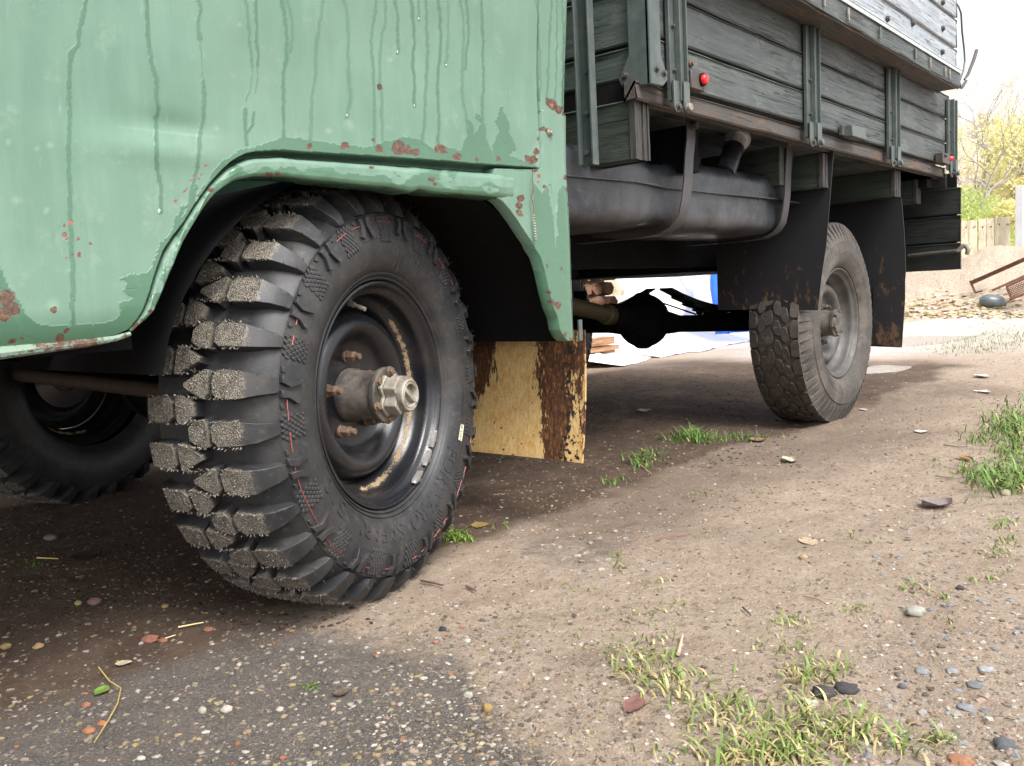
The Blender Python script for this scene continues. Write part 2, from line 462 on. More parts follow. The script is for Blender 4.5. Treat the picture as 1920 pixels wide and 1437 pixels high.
def mat_ground():
    t = T('yard_dirt', spec=.3)
    asph, damp_shade, shine = t.attr('asph'), t.attr('damp_shade'), t.attr('shine')
    co = t.co()
    n0, n1, n2, n3 = t.noise(1.3, 4), t.noise(9, 6, .65), t.noise(60, 6, .8), t.noise(260, 5, .85)
    sand = t.mix(t.ramp(n1, [(.3, 0), (.7, 1)]), (.265, .195, .14), (.36, .28, .212))
    sand = t.mix(t.ramp(n2, [(.42, 0), (.75, .6)]), sand, (.50, .42, .34))
    sand = t.mix(t.ramp(n2, [(.25, .7), (.42, 0)]), sand, (.18, .13, .095))
    sand = t.mix(t.ramp(n3, [(.54, 0), (.64, .7)]), sand, (.58, .51, .43))
    sand = t.mix(t.ramp(n3, [(.34, .75), (.43, 0)]), sand, (.13, .095, .07))
    asp = t.mix(t.ramp(n1, [(.3, 0), (.7, 1)]), (.085, .074, .068), (.15, .128, .112))
    asp = t.mix(t.ramp(n2, [(.46, 0), (.72, .65)]), asp, (.18, .152, .128))
    asp = t.mix(t.ramp(n3, [(.54, 0), (.64, .8)]), asp, (.34, .295, .245))
    asp = t.mix(t.ramp(n3, [(.36, .8), (.46, 0)]), asp, (.03, .027, .025))
    vs = t.vor(150); vc = t.vor(150, out='Color')
    peb = t.ramp(vs, [(.16, 1), (.24, 0)])
    sel = t.ramp(t.sep(vc)[0], [(.84, 0), (.87, 1)])
    pc = t.ramp(t.sep(vc)[1], [(.0, (.36, .31, .24)), (.3, (.22, .16, .08)), (.5, (.42, .38, .33)), (.7, (.19, .18, .18)), (.9, (.34, .10, .05))], 'CONSTANT')
    asp = t.mix(t.mth('MULTIPLY', peb, sel), asp, pc)
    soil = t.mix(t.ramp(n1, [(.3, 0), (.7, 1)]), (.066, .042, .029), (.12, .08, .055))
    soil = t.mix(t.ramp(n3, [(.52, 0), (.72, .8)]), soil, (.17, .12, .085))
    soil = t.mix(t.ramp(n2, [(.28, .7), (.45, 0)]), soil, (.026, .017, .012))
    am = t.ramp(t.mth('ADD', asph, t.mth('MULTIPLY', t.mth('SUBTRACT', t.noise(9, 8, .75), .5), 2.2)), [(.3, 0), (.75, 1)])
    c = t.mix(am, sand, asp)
    dm = t.ramp(t.mth('ADD', damp_shade, t.mth('MULTIPLY', t.mth('SUBTRACT', n1, .5), .6)), [(.25, 0), (.75, 1)])
    c = t.mix(dm, c, soil)  # moist soil colour, also carries the shade painted under the truck
    c = t.mix(t.ramp(t.noise(3, 5, .65), [(.54, 0), (.68, .35)]), c, (.24, .17, .125))
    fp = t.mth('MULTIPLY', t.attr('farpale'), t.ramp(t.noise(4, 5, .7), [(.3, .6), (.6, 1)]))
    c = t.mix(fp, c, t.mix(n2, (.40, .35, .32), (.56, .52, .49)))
    crumb = t.vor(95, rnd=1.0); cc = t.vor(95, out='Color')
    cm_ = t.mth('MULTIPLY', t.ramp(crumb, [(.18, 1), (.30, 0)]), t.ramp(t.sep(cc)[0], [(.72, 0), (.76, .8)]))
    c = t.mix(cm_, c, t.mix(t.sep(cc)[1], t.mix(1.0, c, (.45, .42, .4), 'MULTIPLY'), t.mix(.5, c, (.5, .46, .4))))
    h = t.mth('ADD', t.mth('MULTIPLY', n2, .8), t.mth('MULTIPLY', n3, .45))
    h = t.mth('ADD', h, t.mth('MULTIPLY', t.mth('MULTIPLY', peb, sel), .35))
    h = t.mth('ADD', h, t.mth('MULTIPLY', cm_, .5))
    nb = t.bump(n1, .6, .02)
    nb = t.bump(h, 1.0, .008, nb)
    r = t.mth('SUBTRACT', .92, t.mth('MULTIPLY', shine, .45))
    return t.out(color=c, rough=r, normal=nb)

def mat_attrcol(name, rough=.7, sc=200, spec=.4, sub=0.0):
    t = T(name, rough=rough, spec=spec)
    n = t.noise(sc, 4, .7)
    c = t.mix(t.ramp(n, [(.3, 0), (.7, 1)]), t.mix(1.0, t.attr('tone', 'Color'), (.6, .6, .6), 'MULTIPLY'), t.attr('tone', 'Color'))
    return t.out(color=c, normal=t.bump(n, .3, .002))

PAINT = mat_paint()
RUB = mat_rubber()
RUBOLD = mat_rubber('dusty_worn_rubber', False, (.035, .031, .029), (.075, .066, .058), .6, .85, (.16, .135, .11), .5)
CRUST = mat_crust()
OLDTOP = mat_rubber('muddy_tread_rubber', False, (.02, .018, .017), (.05, .042, .036), .6, .9, (.11, .085, .065), .5)
RIM = mat_rim()
RIMOLD = mat_dusty_metal('dusty_rim', (.035, .035, .036), (.085, .082, .078), (.14, .125, .105), .55, .4)
HUBM = mat_dusty_metal('hub_iron', (.022, .020, .018), (.065, .056, .048), (.20, .17, .14), .6, .5, sc=28)
CAPM = mat_dusty_metal('cast_cap_metal', (.26, .235, .19), (.40, .365, .305), (.08, .06, .045), .55, .6, metal=.15, sc=50)
NUTM = mat_dusty_metal('rusty_nut', (.07, .04, .028), (.17, .105, .07), (.25, .18, .12), .6, .4, sc=80)
LEAD = mat_dusty_metal('lead_weight', (.20, .195, .19), (.32, .31, .30), (.12, .10, .09), .45, .35, metal=.4, sc=60)
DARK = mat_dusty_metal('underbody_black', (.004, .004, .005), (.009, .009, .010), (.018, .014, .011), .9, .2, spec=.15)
OLIVE = mat_dusty_metal('olive_shaft', (.06, .052, .022), (.11, .095, .04), (.12, .08, .05), .55, .3)
BROWN = mat_dusty_metal('rust_brown_rod', (.045, .03, .022), (.09, .06, .042), (.12, .09, .06), .75, .3)
GMETAL = mat_dusty_metal('dark_green_metal', (.045, .060, .056), (.080, .100, .095), (.14, .15, .135), .42, .35)
TANK = mat_dusty_metal('grey_black_tank', (.008, .010, .013), (.020, .023, .029), (.085, .09, .10), .36, .6, sc=8)
STRAPM = mat_dusty_metal('strap_metal', (.035, .037, .042), (.07, .074, .082), (.10, .075, .06), .45, .3)
PLANKM = mat_plank('green_plank', (.038, .047, .046), (.080, .092, .090), (.145, .158, .145), wornamt=.5)
PLANKUP = mat_plank('bloom_whitened_plank', (.19, .215, .235), (.34, .37, .40), (.48, .50, .53), rough=.35)  # bloom on the upper boards painted in as a bluish white colour
PLANKY = mat_plank('green_plank_across', (.04, .055, .05), (.085, .105, .092), (.13, .14, .115), axis='y')
BEAM = mat_plank('dark_green_beam', (.022, .032, .025), (.045, .058, .045), (.075, .078, .06), axis='y')
ENDG = mat_plank('cracked_end_grain', (.026, .024, .023), (.062, .055, .05), (.095, .08, .07), axis='z')
RAILM = mat_plank('rusty_rail_strip', (.038, .038, .036), (.075, .07, .064), (.17, .085, .045), wornamt=.5)
FLAP = mat_flap()
BFLAP = mat_black_flap()
REDP = mat_simple('red_reflector', (.62, .012, .015), (.85, .03, .03), rough=.18, sc=200, bump=.3)
REDLINE = mat_simple('red_line_paint', (.30, .06, .045), (.42, .10, .07), rough=.6)
LIPG = PAINT
GROUND = mat_ground()
STONE = mat_attrcol('stone', .75, 120)
GRASSM = mat_attrcol('grass_blade', .5, 60)
LEAFM = mat_attrcol('dead_leaf', .55, 90)

# ------------------------------------------------------------------ ground
_a, _b, _c = U(1668, 634, Z=0), U(1800, 634, Z=0), U(1735, 622, Z=0)
PUDS = [((_a[0] + _b[0]) / 2, (_a[1] + _b[1]) / 2, float(np.hypot(*(_b - _a)[:2])) * .48, .62, math.atan2((_b - _a)[1], (_b - _a)[0]))]
_a, _b = U(1612, 696, Z=0), U(1672, 682, Z=0)
PUDS.append(((_a[0] + _b[0]) / 2, (_a[1] + _b[1]) / 2, float(np.hypot(*(_b - _a)[:2])) * .5, .14, math.atan2((_b - _a)[1], (_b - _a)[0])))
def ground_h(x, y):
    x = np.asarray(x, float); y = np.asarray(y, float)
    h = (fbm(x * 1.3 + 40, y * 1.3 + 9, 3) - .5) * .035
    near = np.exp(-(((x - 0.05) / .3) ** 2 + ((y - .1) / .3) ** 2)) + np.exp(-(((x - 2.3) / .3) ** 2 + ((y - .1) / .3) ** 2))
    near = np.clip(near + np.exp(-(((x + .1) / .3) ** 2 + ((y - 1.5) / .3) ** 2)), 0, 1)
    h = h * (1 - near) - .004 * near
    h = h + (fbm(x * 11, y * 11, 4) - .5) * .014 + (fbm(x * 45, y * 45, 3) - .5) * .007
    d = np.hypot(x - CAM[0], y - CAM[1])
    h = h + .50 * sstep(8.5, 14, d) * sstep(-8, 6, x)
    # a low damp hump of loose soil beyond the truck
    for (cx, cy, rx, ry, an) in PUDS:
        u = ((x - cx) * math.cos(an) + (y - cy) * math.sin(an)) / rx; v = (-(x - cx) * math.sin(an) + (y - cy) * math.cos(an)) / ry
        m = sstep(1.5, .9, np.hypot(u, v) + (fbm(x * 5, y * 5, 3) - .5) * .5)
        h = h * (1 - m) + (-.028) * m
    return h

def axis(lo, hi, step, far, n):
    g = np.geomspace(step, far, n)
    return np.unique(np.concatenate([lo - g[::-1], np.arange(lo, hi, step), hi + g]))
gx = axis(-1.4, 3.6, .011, 900, 60)
gy = axis(-1.7, 2.3, .011, 900, 60)
GX, GY = np.meshgrid(gx, gy, indexing='ij')
GZ = ground_h(GX, GY)
px, py = PX(np.stack([GX, GY, GZ * 0], -1).reshape(-1, 3))
depth = ((np.stack([GX, GY, GZ * 0], -1).reshape(-1, 3) - CAM) @ fw)
ok = depth > .2
px = np.where(ok, px, -5000); py = np.where(ok, py, 5000)
# dark gravelly asphalt in the near left corner
edge = np.interp(px, [-400, 0, 250, 450, 600, 700, 800, 880, 930, 980, 1100, 1250, 1500], [1120, 1110, 1090, 1110, 1170, 1190, 1200, 1240, 1330, 1400, 1437, 1490, 1600])
asph = sstep(-90, 110, py - edge)
xw, yw = GX.reshape(-1), GY.reshape(-1)
asph = np.maximum(asph, .55 * np.exp(-((px - 1090) / 120) ** 2 - ((py - 1030) / 45) ** 2))
# moist soil under the truck, its shade painted in as darker colour
damp_shade = sstep(-.12, .22, yw + (fbm(xw * 4, yw * 4, 3) - .5) * .3) * (1 - sstep(1.75, 2.6, yw)) * (1 - sstep(4.0, 5.4, xw))
damp_shade = np.maximum(damp_shade, .52 * (1 - sstep(.05, .85, -yw + (fbm(xw * 3, yw * 3, 3) - .5) * .6)) * sstep(.1, .6, xw) * (1 - sstep(3.2, 5.0, xw)))
damp_shade = np.maximum(damp_shade, .8 * np.exp(-((px - 1120) / 180) ** 2 - ((py - 1230) / 30) ** 2) * .55)
shine = sstep(3.0, 5.0, xw) * (1 - sstep(9, 12, xw)) * sstep(.45, .6, fbm(xw * 1.5, yw * 1.5, 3)) * .9
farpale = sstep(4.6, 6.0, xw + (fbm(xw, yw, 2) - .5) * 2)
V = np.stack([xw, yw, GZ.reshape(-1)], 1)
na, nb = len(gx), len(gy)
I = np.arange(na * nb).reshape(na, nb)
F = np.stack([I[:-1, :-1], I[1:, :-1], I[1:, 1:], I[:-1, 1:]], -1).reshape(-1, 4)
g = npmesh('ground', V, F, GROUND, attrs={'asph': asph, 'damp_shade': damp_shade, 'shine': shine, 'farpale': farpale})
tag(g, kind='structure')

# ================================================================== THE TRUCK
truck = empty('flatbed_truck')
tag(truck, 'old light green cabover truck with dark green wooden cargo bed parked on the dirt yard', 'truck')

# ------------------------------------------------------------------ cab side skin
def ysurf(X, Z):
    X = np.asarray(X, float); Z = np.asarray(Z, float)
    y = -.100 - .034 * np.clip((Z - .80) / .4, 0, 1.6) ** 1.4
    # big dent left of the arch and small waves
    y = y + .0045 * np.exp(-(((X + .44) / .05) ** 2 + ((Z - .80) / .018) ** 2)) * np.where(Z > .79, 1, .6)
    y = y - .004 * np.exp(-(((X + .45) / .10) ** 2 + ((Z - .765) / .02) ** 2))
    y = y + (fbm(X * 3 + 3, Z * 3 + 8, 2) - .5) * .010
    # rolled under towards the sill
    y = y + .02 * np.clip((.56 - Z) / .06, 0, 1) ** 2 * (X < .2)
    return y
XE = float(U(1076, 330, Y=-.1)[0])
def yround(X):
    r = .045
    d = np.clip((np.asarray(X, float) - (XE - r)) / r, 0, .97)
    return r - np.sqrt(r * r - (d * r) ** 2)
def US(x, y, f=ysurf):
    P = U(x, y, Y=-.1)
    for _ in range(6): P = U(x, y, Y=float(f(P[0], P[2])))
    return P

def inpoly(x, z, poly):
    c = np.zeros(len(x), bool)
    n = len(poly); j = n - 1
    for i in range(n):
        xi, zi = poly[i]; xj, zj = poly[j]
        m = ((zi > z) != (zj > z)) & (x < (xj - xi) * (z - zi) / (zj - zi + 1e-12) + xi)
        c ^= m; j = i
    return c
def nearest(x, z, poly):
    bx, bz, bd = x.copy(), z.copy(), np.full(len(x), 1e9)
    n = len(poly)
    for i in range(n):
        ax, az = poly[i]; cx, cz = poly[(i + 1) % n]
        dx, dz = cx - ax, cz - az
        t = np.clip(((x - ax) * dx + (z - az) * dz) / (dx * dx + dz * dz + 1e-12), 0, 1)
        qx, qz = ax + t * dx, az + t * dz
        d = (qx - x) ** 2 + (qz - z) ** 2
        m = d < bd
        bx[m], bz[m], bd[m] = qx[m], qz[m], d[m]
    return bx, bz

def pline_mask(px, py, pts, w, soft=1.7):
    m = np.zeros(len(px))
    for (ax, ay), (bx, by) in zip(pts[:-1], pts[1:]):
        dx, dy = bx - ax, by - ay
        t = np.clip(((px - ax) * dx + (py - ay) * dy) / (dx * dx + dy * dy + 1e-9), 0, 1)
        d = np.hypot(px - ax - t * dx, py - ay - t * dy)
        m = np.maximum(m, np.clip((w / 2 - d) / soft + .5, 0, 1))
    return m
def z1(l, ox=0, oy=0, s=3.42): return [(x / s + ox, y / s + oy) for x, y in l]
STREAKS = [
 (z1([(548, -20), (528, 120), (505, 170), (500, 215), (500, 280), (460, 340), (440, 440), (442, 700), (438, 900), (435, 1100), (450, 1300), (445, 1437)]) + [(133, 443), (134, 474), (136, 526), (137, 612)], 9),
 (z1([(938, -20), (945, 120), (948, 230), (965, 380), (1000, 500), (1010, 700), (1000, 760), (1000, 900), (1012, 1100), (1032, 1200), (1025, 1360)]), 7.5),
 (z1([(1275, 0), (1285, 50), (1268, 130), (1282, 250)]), 7), (z1([(1282, 250), (1290, 400), (1300, 520)]), 2.5),
 (z1([(1300, 520), (1307, 600), (1305, 740), (1280, 850), (1270, 1040), (1240, 1150), (1210, 1320)]), 7.5),
 (z1([(1575, 0), (1590, 80), (1588, 180), (1605, 330), (1612, 420)]), 6.5), (z1([(1612, 420), (1605, 560), (1580, 650)]), 2.5), (z1([(1570, 700), (1570, 820), (1580, 925)]), 7),
 (z1([(1640, 0), (1643, 200), (1655, 330), (1650, 420)]), 5.5), (z1([(1650, 420), (1640, 600)]), 2.5), (z1([(1622, 720), (1618, 800), (1590, 840)]), 6),
 (z1([(1810, 0), (1825, 150), (1838, 260), (1838, 380), (1808, 470), (1818, 590), (1812, 700), (1822, 890)]), 7),
 (z1([(1840, 0), (1868, 120), (1870, 230), (1858, 330)]), 6)]
o2 = dict(ox=540, oy=0)
for l, w in [([(220, 0), (200, 150), (175, 400), (178, 470), (150, 600), (148, 760), (143, 905)], 6.5), ([(365, 0), (385, 150), (388, 400), (395, 560), (403, 620), (378, 750)], 6),
             ([(560, 0), (560, 80), (532, 200), (530, 330), (545, 400), (548, 560), (555, 760), (550, 940)], 6), ([(625, 0), (618, 180), (600, 200), (588, 400), (590, 540), (602, 640), (602, 900)], 6),
             ([(692, 0), (705, 100), (702, 340)], 6), ([(792, 0), (805, 200), (803, 400), (810, 500), (810, 680)], 6), ([(835, 0), (838, 130)], 4),
             ([(885, 0), (887, 180), (898, 330), (880, 600), (872, 760), (863, 900)], 6), ([(963, 0), (978, 200), (975, 330), (960, 500), (965, 700), (965, 910)], 5.5),
             ([(1022, 0), (1025, 200), (1015, 420)], 4.5), ([(1110, 0), (1125, 120), (1122, 400), (1118, 600), (1130, 680), (1150, 790), (1158, 860)], 5),
             ([(1145, 0), (1160, 180), (1148, 300), (1137, 440)], 5), ([(1240, 0), (1252, 200), (1247, 400), (1252, 600), (1248, 770)], 5),
             ([(1590, 0), (1610, 200), (1618, 480), (1616, 640)], 3.5), ([(1690, 0), (1675, 300), (1660, 650)], 3.5), ([(1722, 0), (1725, 380), (1710, 690)], 3.2), ([(1758, 0), (1765, 250), (1756, 700)], 3)]:
    STREAKS.append((z1(l, **o2), w))
LOWWET = [(-700, 500), (-100, 520), (0, 500), (20, 545), (35, 564), (46, 585), (69, 605), (100, 609), (134, 611), (198, 606), (215, 600), (225, 589), (223, 568), (250, 560), (228, 543), (236, 528), (226, 524), (246, 514), (276, 512), (290, 490), (298, 459), (317, 443), (330, 410), (345, 385), (352, 392), (338, 420), (352, 380), (366, 345), (372, 350), (362, 385), (380, 352), (395, 330), (420, 300), (450, 280), (480, 275), (540, 258), (575, 262), (600, 266), (640, 270), (680, 275), (697, 272), (715, 266), (740, 262), (770, 260), (790, 264), (812, 278), (822, 270), (850, 280), (866, 282), (870, 262), (880, 240), (877, 225), (885, 228), (890, 252), (905, 232), (892, 222), (892, 212), (900, 216), (912, 236), (915, 262), (922, 285), (928, 262), (935, 245), (929, 228), (938, 212), (942, 197), (948, 215), (955, 232), (955, 250), (962, 262), (968, 280), (955, 292), (985, 300), (1000, 305), (1013, 318), (540, 300), (440, 330), (340, 460), (260, 640), (0, 720), (-700, 760)]
RUSTS = [(12, 560, 16), (24, 578, 14), (8, 590, 14), (30, 572, 7), (101, 581, 7), (112, 633, 8), (125, 622, 6), (22, 641, 7), (40, 638, 5), (580, 277, 7), (647, 274, 8), (711, 276, 9), (746, 278, 13), (752, 284, 9), (765, 283, 10), (779, 285, 9), (822, 278, 8), (831, 281, 8), (857, 293, 8), (712, 163, 6), (893, 300, 5), (934, 298, 6), (700, 262, 4),
         (1028, 246, 7), (1020, 240, 5), (1036, 198, 10), (1028, 193, 7), (1048, 207, 8), (1060, 214, 6), (976, 372, 8), (972, 385, 7), (973, 399, 6), (1034, 568, 6), (1045, 575, 8), (1031, 548, 4), (1062, 332, 5), (1065, 355, 5), (1020, 350, 4), (1000, 300, 9), (990, 296, 7), (1006, 285, 7), (1011, 262, 4), (1004, 318, 5), (268, 603, 7), (255, 612, 7), (283, 585, 5), (395, 358, 5), (408, 385, 5), (386, 395, 4), (503, 326, 6), (520, 327, 5), (810, 338, 5), (815, 346, 4), (697, 315, 3), (1070, 640, 6), (1060, 628, 5), (1026, 500, 4), (1054, 505, 3), (240, 625, 7), (215, 634, 6), (150, 641, 5), (60, 652, 5)]
CHIPS = [(386, 312, 5, .6), (358, 338, 6, .6), (365, 330, 5, .6), (349, 355, 5, .6), (345, 360, 4, .6), (329, 378, 6, .6), (377, 327, 4, .6), (372, 335, 3, .6), (133, 416, 9, 1), (120, 422, 6, 1), (122, 440, 9, 1), (128, 448, 6, 1), (147, 449, 7, 1), (153, 418, 5, 1), (171, 457, 5, 1), (148, 480, 7, 1), (125, 484, 5, 1), (135, 478, 4, 1), (150, 475, 5, 1), (1010, 330, 7, 1), (1009, 342, 5, 1), (1034, 196, 5, 1)]
PALES = [(1008, 283, 16), (1005, 300, 14), (1012, 250, 9), (95, 272, 9), (70, 280, 7), (15, 268, 8), (405, 240, 8), (450, 45, 5), (86, 396, 8), (30, 375, 12), (100, 570, 16), (655, 235, 13), (615, 245, 9), (730, 110, 8), (1045, 390, 8), (1050, 440, 6)]
def paint_attrs(V, wetpolys=True, pillar=False, force=None):
    px, py = PX(V)
    j = (fbm(px / 26, py / 26, 3) - .5)
    j2 = (fbm(px / 7 + 30, py / 7, 2) - .5)
    wet = np.zeros(len(px))
    for pts, w in STREAKS:
        wet = np.maximum(wet, pline_mask(px + j2 * 3 + j * 5, py, pts, w * (1.02 + j * .5)) * (.62 + .38 * math.sin(pts[0][0] * 1.7) ** 2))
    if wetpolys:
        x2, y2 = px + j * 9 + j2 * 5, py + j * 9 + j2 * 5
        wet = np.maximum(wet, inpoly(x2, y2, LOWWET).astype(float))
        if pillar:
            edge = np.interp(px + j2 * 4, [1000, 1008, 1016, 1022, 1030, 1034, 1037, 1042, 1047, 1052, 1056, 1062, 1066, 1072, 1080], [338, 352, 362, 355, 343, 348, 395, 470, 355, 352, 345, 352, 395, 480, 560])
            gap = pline_mask(px + j2 * 6, py, [(1030, 350), (1036, 385), (1042, 420), (1045, 440)], 5)
            w2 = (py > edge) * (1 - gap)
            rim = np.interp(py, [340, 400, 450, 500, 560, 600], [1062, 1067, 1070, 1076, 1080, 1086])
            w2 = w2 * (px + j2 * 5 < rim)
            wet = np.maximum(wet, np.where(px > 1000, w2, 0))
    rust = np.zeros(len(px)); chip = np.zeros(len(px)); pale = np.zeros(len(px))
    for x, y, r in RUSTS:
        d = np.hypot(px - x + j2 * 8, (py - y + j * 10)); rust = np.maximum(rust, np.clip(1.12 - d / (r * 1.7), 0, 1))
    for x, y, r, k in CHIPS:
        d = np.hypot(px - x + (py - y) * (.5 if k < 1 else 0) + j2 * 6, py - y + j * 6); chip = np.maximum(chip, np.clip(1.15 - d / r, 0, 1))
    for x, y, r in PALES:
        d = np.hypot(px - x + j2 * 8, py - y + j * 12); pale = np.maximum(pale, np.clip(1 - d / r, 0, 1) * .5)
    if force is not None: wet = np.maximum(wet, force)
    return {'wet': wet, 'rust': rust, 'chip': chip, 'pale': pale}

def skin(name, poly_px, f, parent, step=.0021, back=.012, pillar=False, off=0.0):
    P = np.array([US(x, y) for x, y in poly_px])
    poly = [(p[0], p[2]) for p in P]
    pa = np.array(poly)
    xs = np.arange(pa[:, 0].min() - step, pa[:, 0].max() + 2 * step, step)
    zs = np.arange(pa[:, 1].min() - step, pa[:, 1].max() + 2 * step, step)
    X, Z = np.meshgrid(xs, zs, indexing='ij')
    x, z = X.ravel(), Z.ravel()
    ins = inpoly(x, z, poly)
    I = np.arange(len(x)).reshape(X.shape)
    F = np.stack([I[:-1, :-1], I[1:, :-1], I[1:, 1:], I[:-1, 1:]], -1).reshape(-1, 4)
    F = F[ins[F].any(1)]
    used = np.zeros(len(x), bool); used[F.ravel()] = True
    mv = used & ~ins
    nx, nz = nearest(x[mv], z[mv], poly)
    x[mv], z[mv] = nx, nz
    y = f(x, z) + yround(x) + off
    V = np.stack([x, y, z], 1)
    ids = -np.ones(len(x), int); ids[used] = np.arange(used.sum())
    V = V[used]; F = ids[F]
    # rim: turn the edge inwards so the sheet has thickness
    from collections import defaultdict
    e = np.concatenate([F[:, [0, 1]], F[:, [1, 2]], F[:, [2, 3]], F[:, [3, 0]]])
    es = np.sort(e, 1); key = es[:, 0] * len(V) + es[:, 1]
    u, idx, cnt = np.unique(key, return_index=True, return_counts=True)
    be = e[idx[cnt == 1]]
    bv = np.unique(be); m = {int(k): len(V) + i for i, k in enumerate(bv)}
    V2 = V[bv] + np.array([0, back, 0])
    F2 = np.array([[b, a, m[int(a)], m[int(b)]] for a, b in be])
    VV = np.concatenate([V, V2])
    o = npmesh(name, VV, np.concatenate([F, F2]), PAINT, parent, attrs=paint_attrs(VV, pillar=pillar))
    return o

crease = [(-600, 752), (-200, 690), (0, 656), (80, 647), (160, 638), (215, 629), (240, 618), (256, 600), (268, 580), (279, 550), (290, 512), (305, 470), (325, 440), (343, 418), (360, 390), (377, 365), (395, 341), (415, 319), (431, 304), (447, 294), (463, 287), (479, 283.5), (526, 281), (600, 286), (686, 291), (760, 296), (832, 301), (890, 306), (949, 310), (1013, 315)]
skin('cab_door_panel', [(-600, -180)] + [(1014, -180)][0:1] + list(reversed(crease)), lambda x, z: ysurf(x, z), truck, back=.038)
skin('cab_rear_corner', [(1015.5, -180), (1063, -180), (1068, 0), (1070, 120), (1072, 222), (1040, 216), (1015.5, 209)], lambda x, z: ysurf(x, z) + .003, truck)
leg = [(1015.8, 207), (1040, 211), (1060, 216), (1072.5, 226), (1074, 280), (1077, 330), (1081, 430), (1085, 520), (1087, 594), (1085, 628), (1082, 639), (1063, 640), (1055, 632), (1048, 619), (1044, 596), (1037, 580), (1032, 563), (1027, 543), (1023, 525), (1019, 507), (1014, 490), (1007, 470), (1001, 456), (990, 440), (974, 415), (958, 393), (945, 378), (935, 371), (930, 340), (930, 316), (1014, 318)]
skin('cab_rear_leg', leg, lambda x, z: ysurf(x, z) - .003 + .006 * sstep(.345, .335, x), truck, pillar=True, back=.03)

# rolled lip of the wheel arch: a groove below the panel, then a rounded strip
A = [q for q in crease[6:] if q[0] < 900] + [(940, 309), (966, 311)]
B = [(250, 622), (261, 612), (277, 600), (293, 583), (302, 563), (311, 541), (322, 511), (334, 480), (346, 454), (358, 432), (371, 412), (383, 394), (396, 376), (409, 362), (424, 351), (438, 342), (453, 337), (482, 332), (540, 333), (600, 340), (650, 345), (686, 349), (735, 353), (774, 362), (790, 357), (832, 364), (880, 367), (935, 372)]
def resamp(pts, n):
    p = np.array(pts, float); d = np.r_[0, np.cumsum(np.hypot(*np.diff(p, axis=0).T))]
    t = np.linspace(0, d[-1], n)
    return np.stack([np.interp(t, d, p[:, 0]), np.interp(t, d, p[:, 1])], 1)
def strip(name, A, B, prof, n, parent, yf=ysurf, mat=None, force=None):
    """prof: list of (fraction from A to B, depth offset)"""
    a, b = resamp(A, n), resamp(B, n)
    a3 = np.array([US(*q) for q in a]); b3 = np.array([US(*q) for q in b])
    G = []
    for u, dy in prof:
        P = a3 + (b3 - a3) * u
        w = (fbm(P[:, 0] * 26, P[:, 2] * 26 + u * 2, 3) - .5) * .007
        P = P.copy(); P[:, 1] = yf(P[:, 0], P[:, 2]) + dy + w
        G.append(P)
    G = np.stack(G, 1); k = len(prof)
    V = G.reshape(-1, 3); I = np.arange(n * k).reshape(n, k)
    F = np.stack([I[:-1, :-1], I[:-1, 1:], I[1:, 1:], I[1:, :-1]], -1).reshape(-1, 4)
    at = paint_attrs(V)
    if force is not None:
        uu = np.tile([q[0] for q in prof], n)
        f = force(uu, *PX(V)); at['wet'] = np.clip(f, 0, 1)
    return npmesh(name, V, F, mat or PAINT, parent, attrs=at)
prof = [(-.02, .004), (.02, .030), (.12, .040), (.20, .032), (.25, .012), (.31, .0035), (.42, .0005), (.62, .0), (.84, .0005), (.94, .003), (.98, .007), (1.0, .012), (.99, .03), (.97, .055)]
n1 = lambda u, x, y: sstep(.48, .58, fbm(x / 34, y / 20, 4) + (u - .5) * .55) * sstep(980, 930, -x * 0 + x)
prof = [(float(u), float(np.interp(u, [p[0] for p in prof[:-2]], [p[1] for p in prof[:-2]]))) for u in np.linspace(-.02, 1.0, 34)] + prof[-2:]
strip('wheel_arch_lip', A, B[:-1] + [(905, 369), (938, 373), (963, 374)], prof, 420, truck, force=n1)
# panel patch behind the lip
0 and strip('arch_patch', [(925, 314), (978, 317)], [(930, 371), (962, 374)], [(0, .004), (.1, .0), (.5, -.002), (.9, .0), (1, .012)], 30, truck)
# rusty rolled edge under the sill
mb = MB()
sillp = [US(x, y + 5) + np.array([0, -.002, 0]) for x, y in [(-600, 752), (-200, 690), (0, 657), (80, 648), (160, 639), (215, 630), (243, 621)]]
mb.tube(sillp, [.009, .009, .008, .0065, .0055, .004, .003], 10)
o = mb.build('sill_edge', PAINT, truck)
nv = len(o.data.vertices)
co = np.zeros(nv * 3); o.data.vertices.foreach_get('co', co); co = co.reshape(-1, 3)
for k, v in {'wet': np.full(nv, .4), 'rust': np.clip(.25 + fbm(co[:, 0] * 22, co[:, 2] * 60, 3) * .7, 0, 1), 'chip': np.zeros(nv), 'pale': np.full(nv, .9)}.items():
    at = o.data.attributes.new(k, 'FLOAT', 'POINT'); at.data.foreach_set('value', v.astype(np.float32))
# weld bead in the crack of the leg
mb = MB()
for i, y in enumerate(range(405, 455, 5)):
    x = 996 + (y - 400) * .09
    p = US(x, y) + np.array([0, -.006, 0])
    mb.ball(p, .0028, 8, sc=(1.3, .7, .8))
mb.build('weld_bead', CAPM, truck)
mb = MB()
cr = [US(x, y) + np.array([0, -.0058, 0]) for x, y in [(996, 318), (994, 340), (996, 356), (993, 372), (997, 390), (996, 405)]]
mb.tube(cr, [.0012, .001, .0016, .0012, .002, .0012], 6)
mb.build('rust_crack', NUTM, truck)
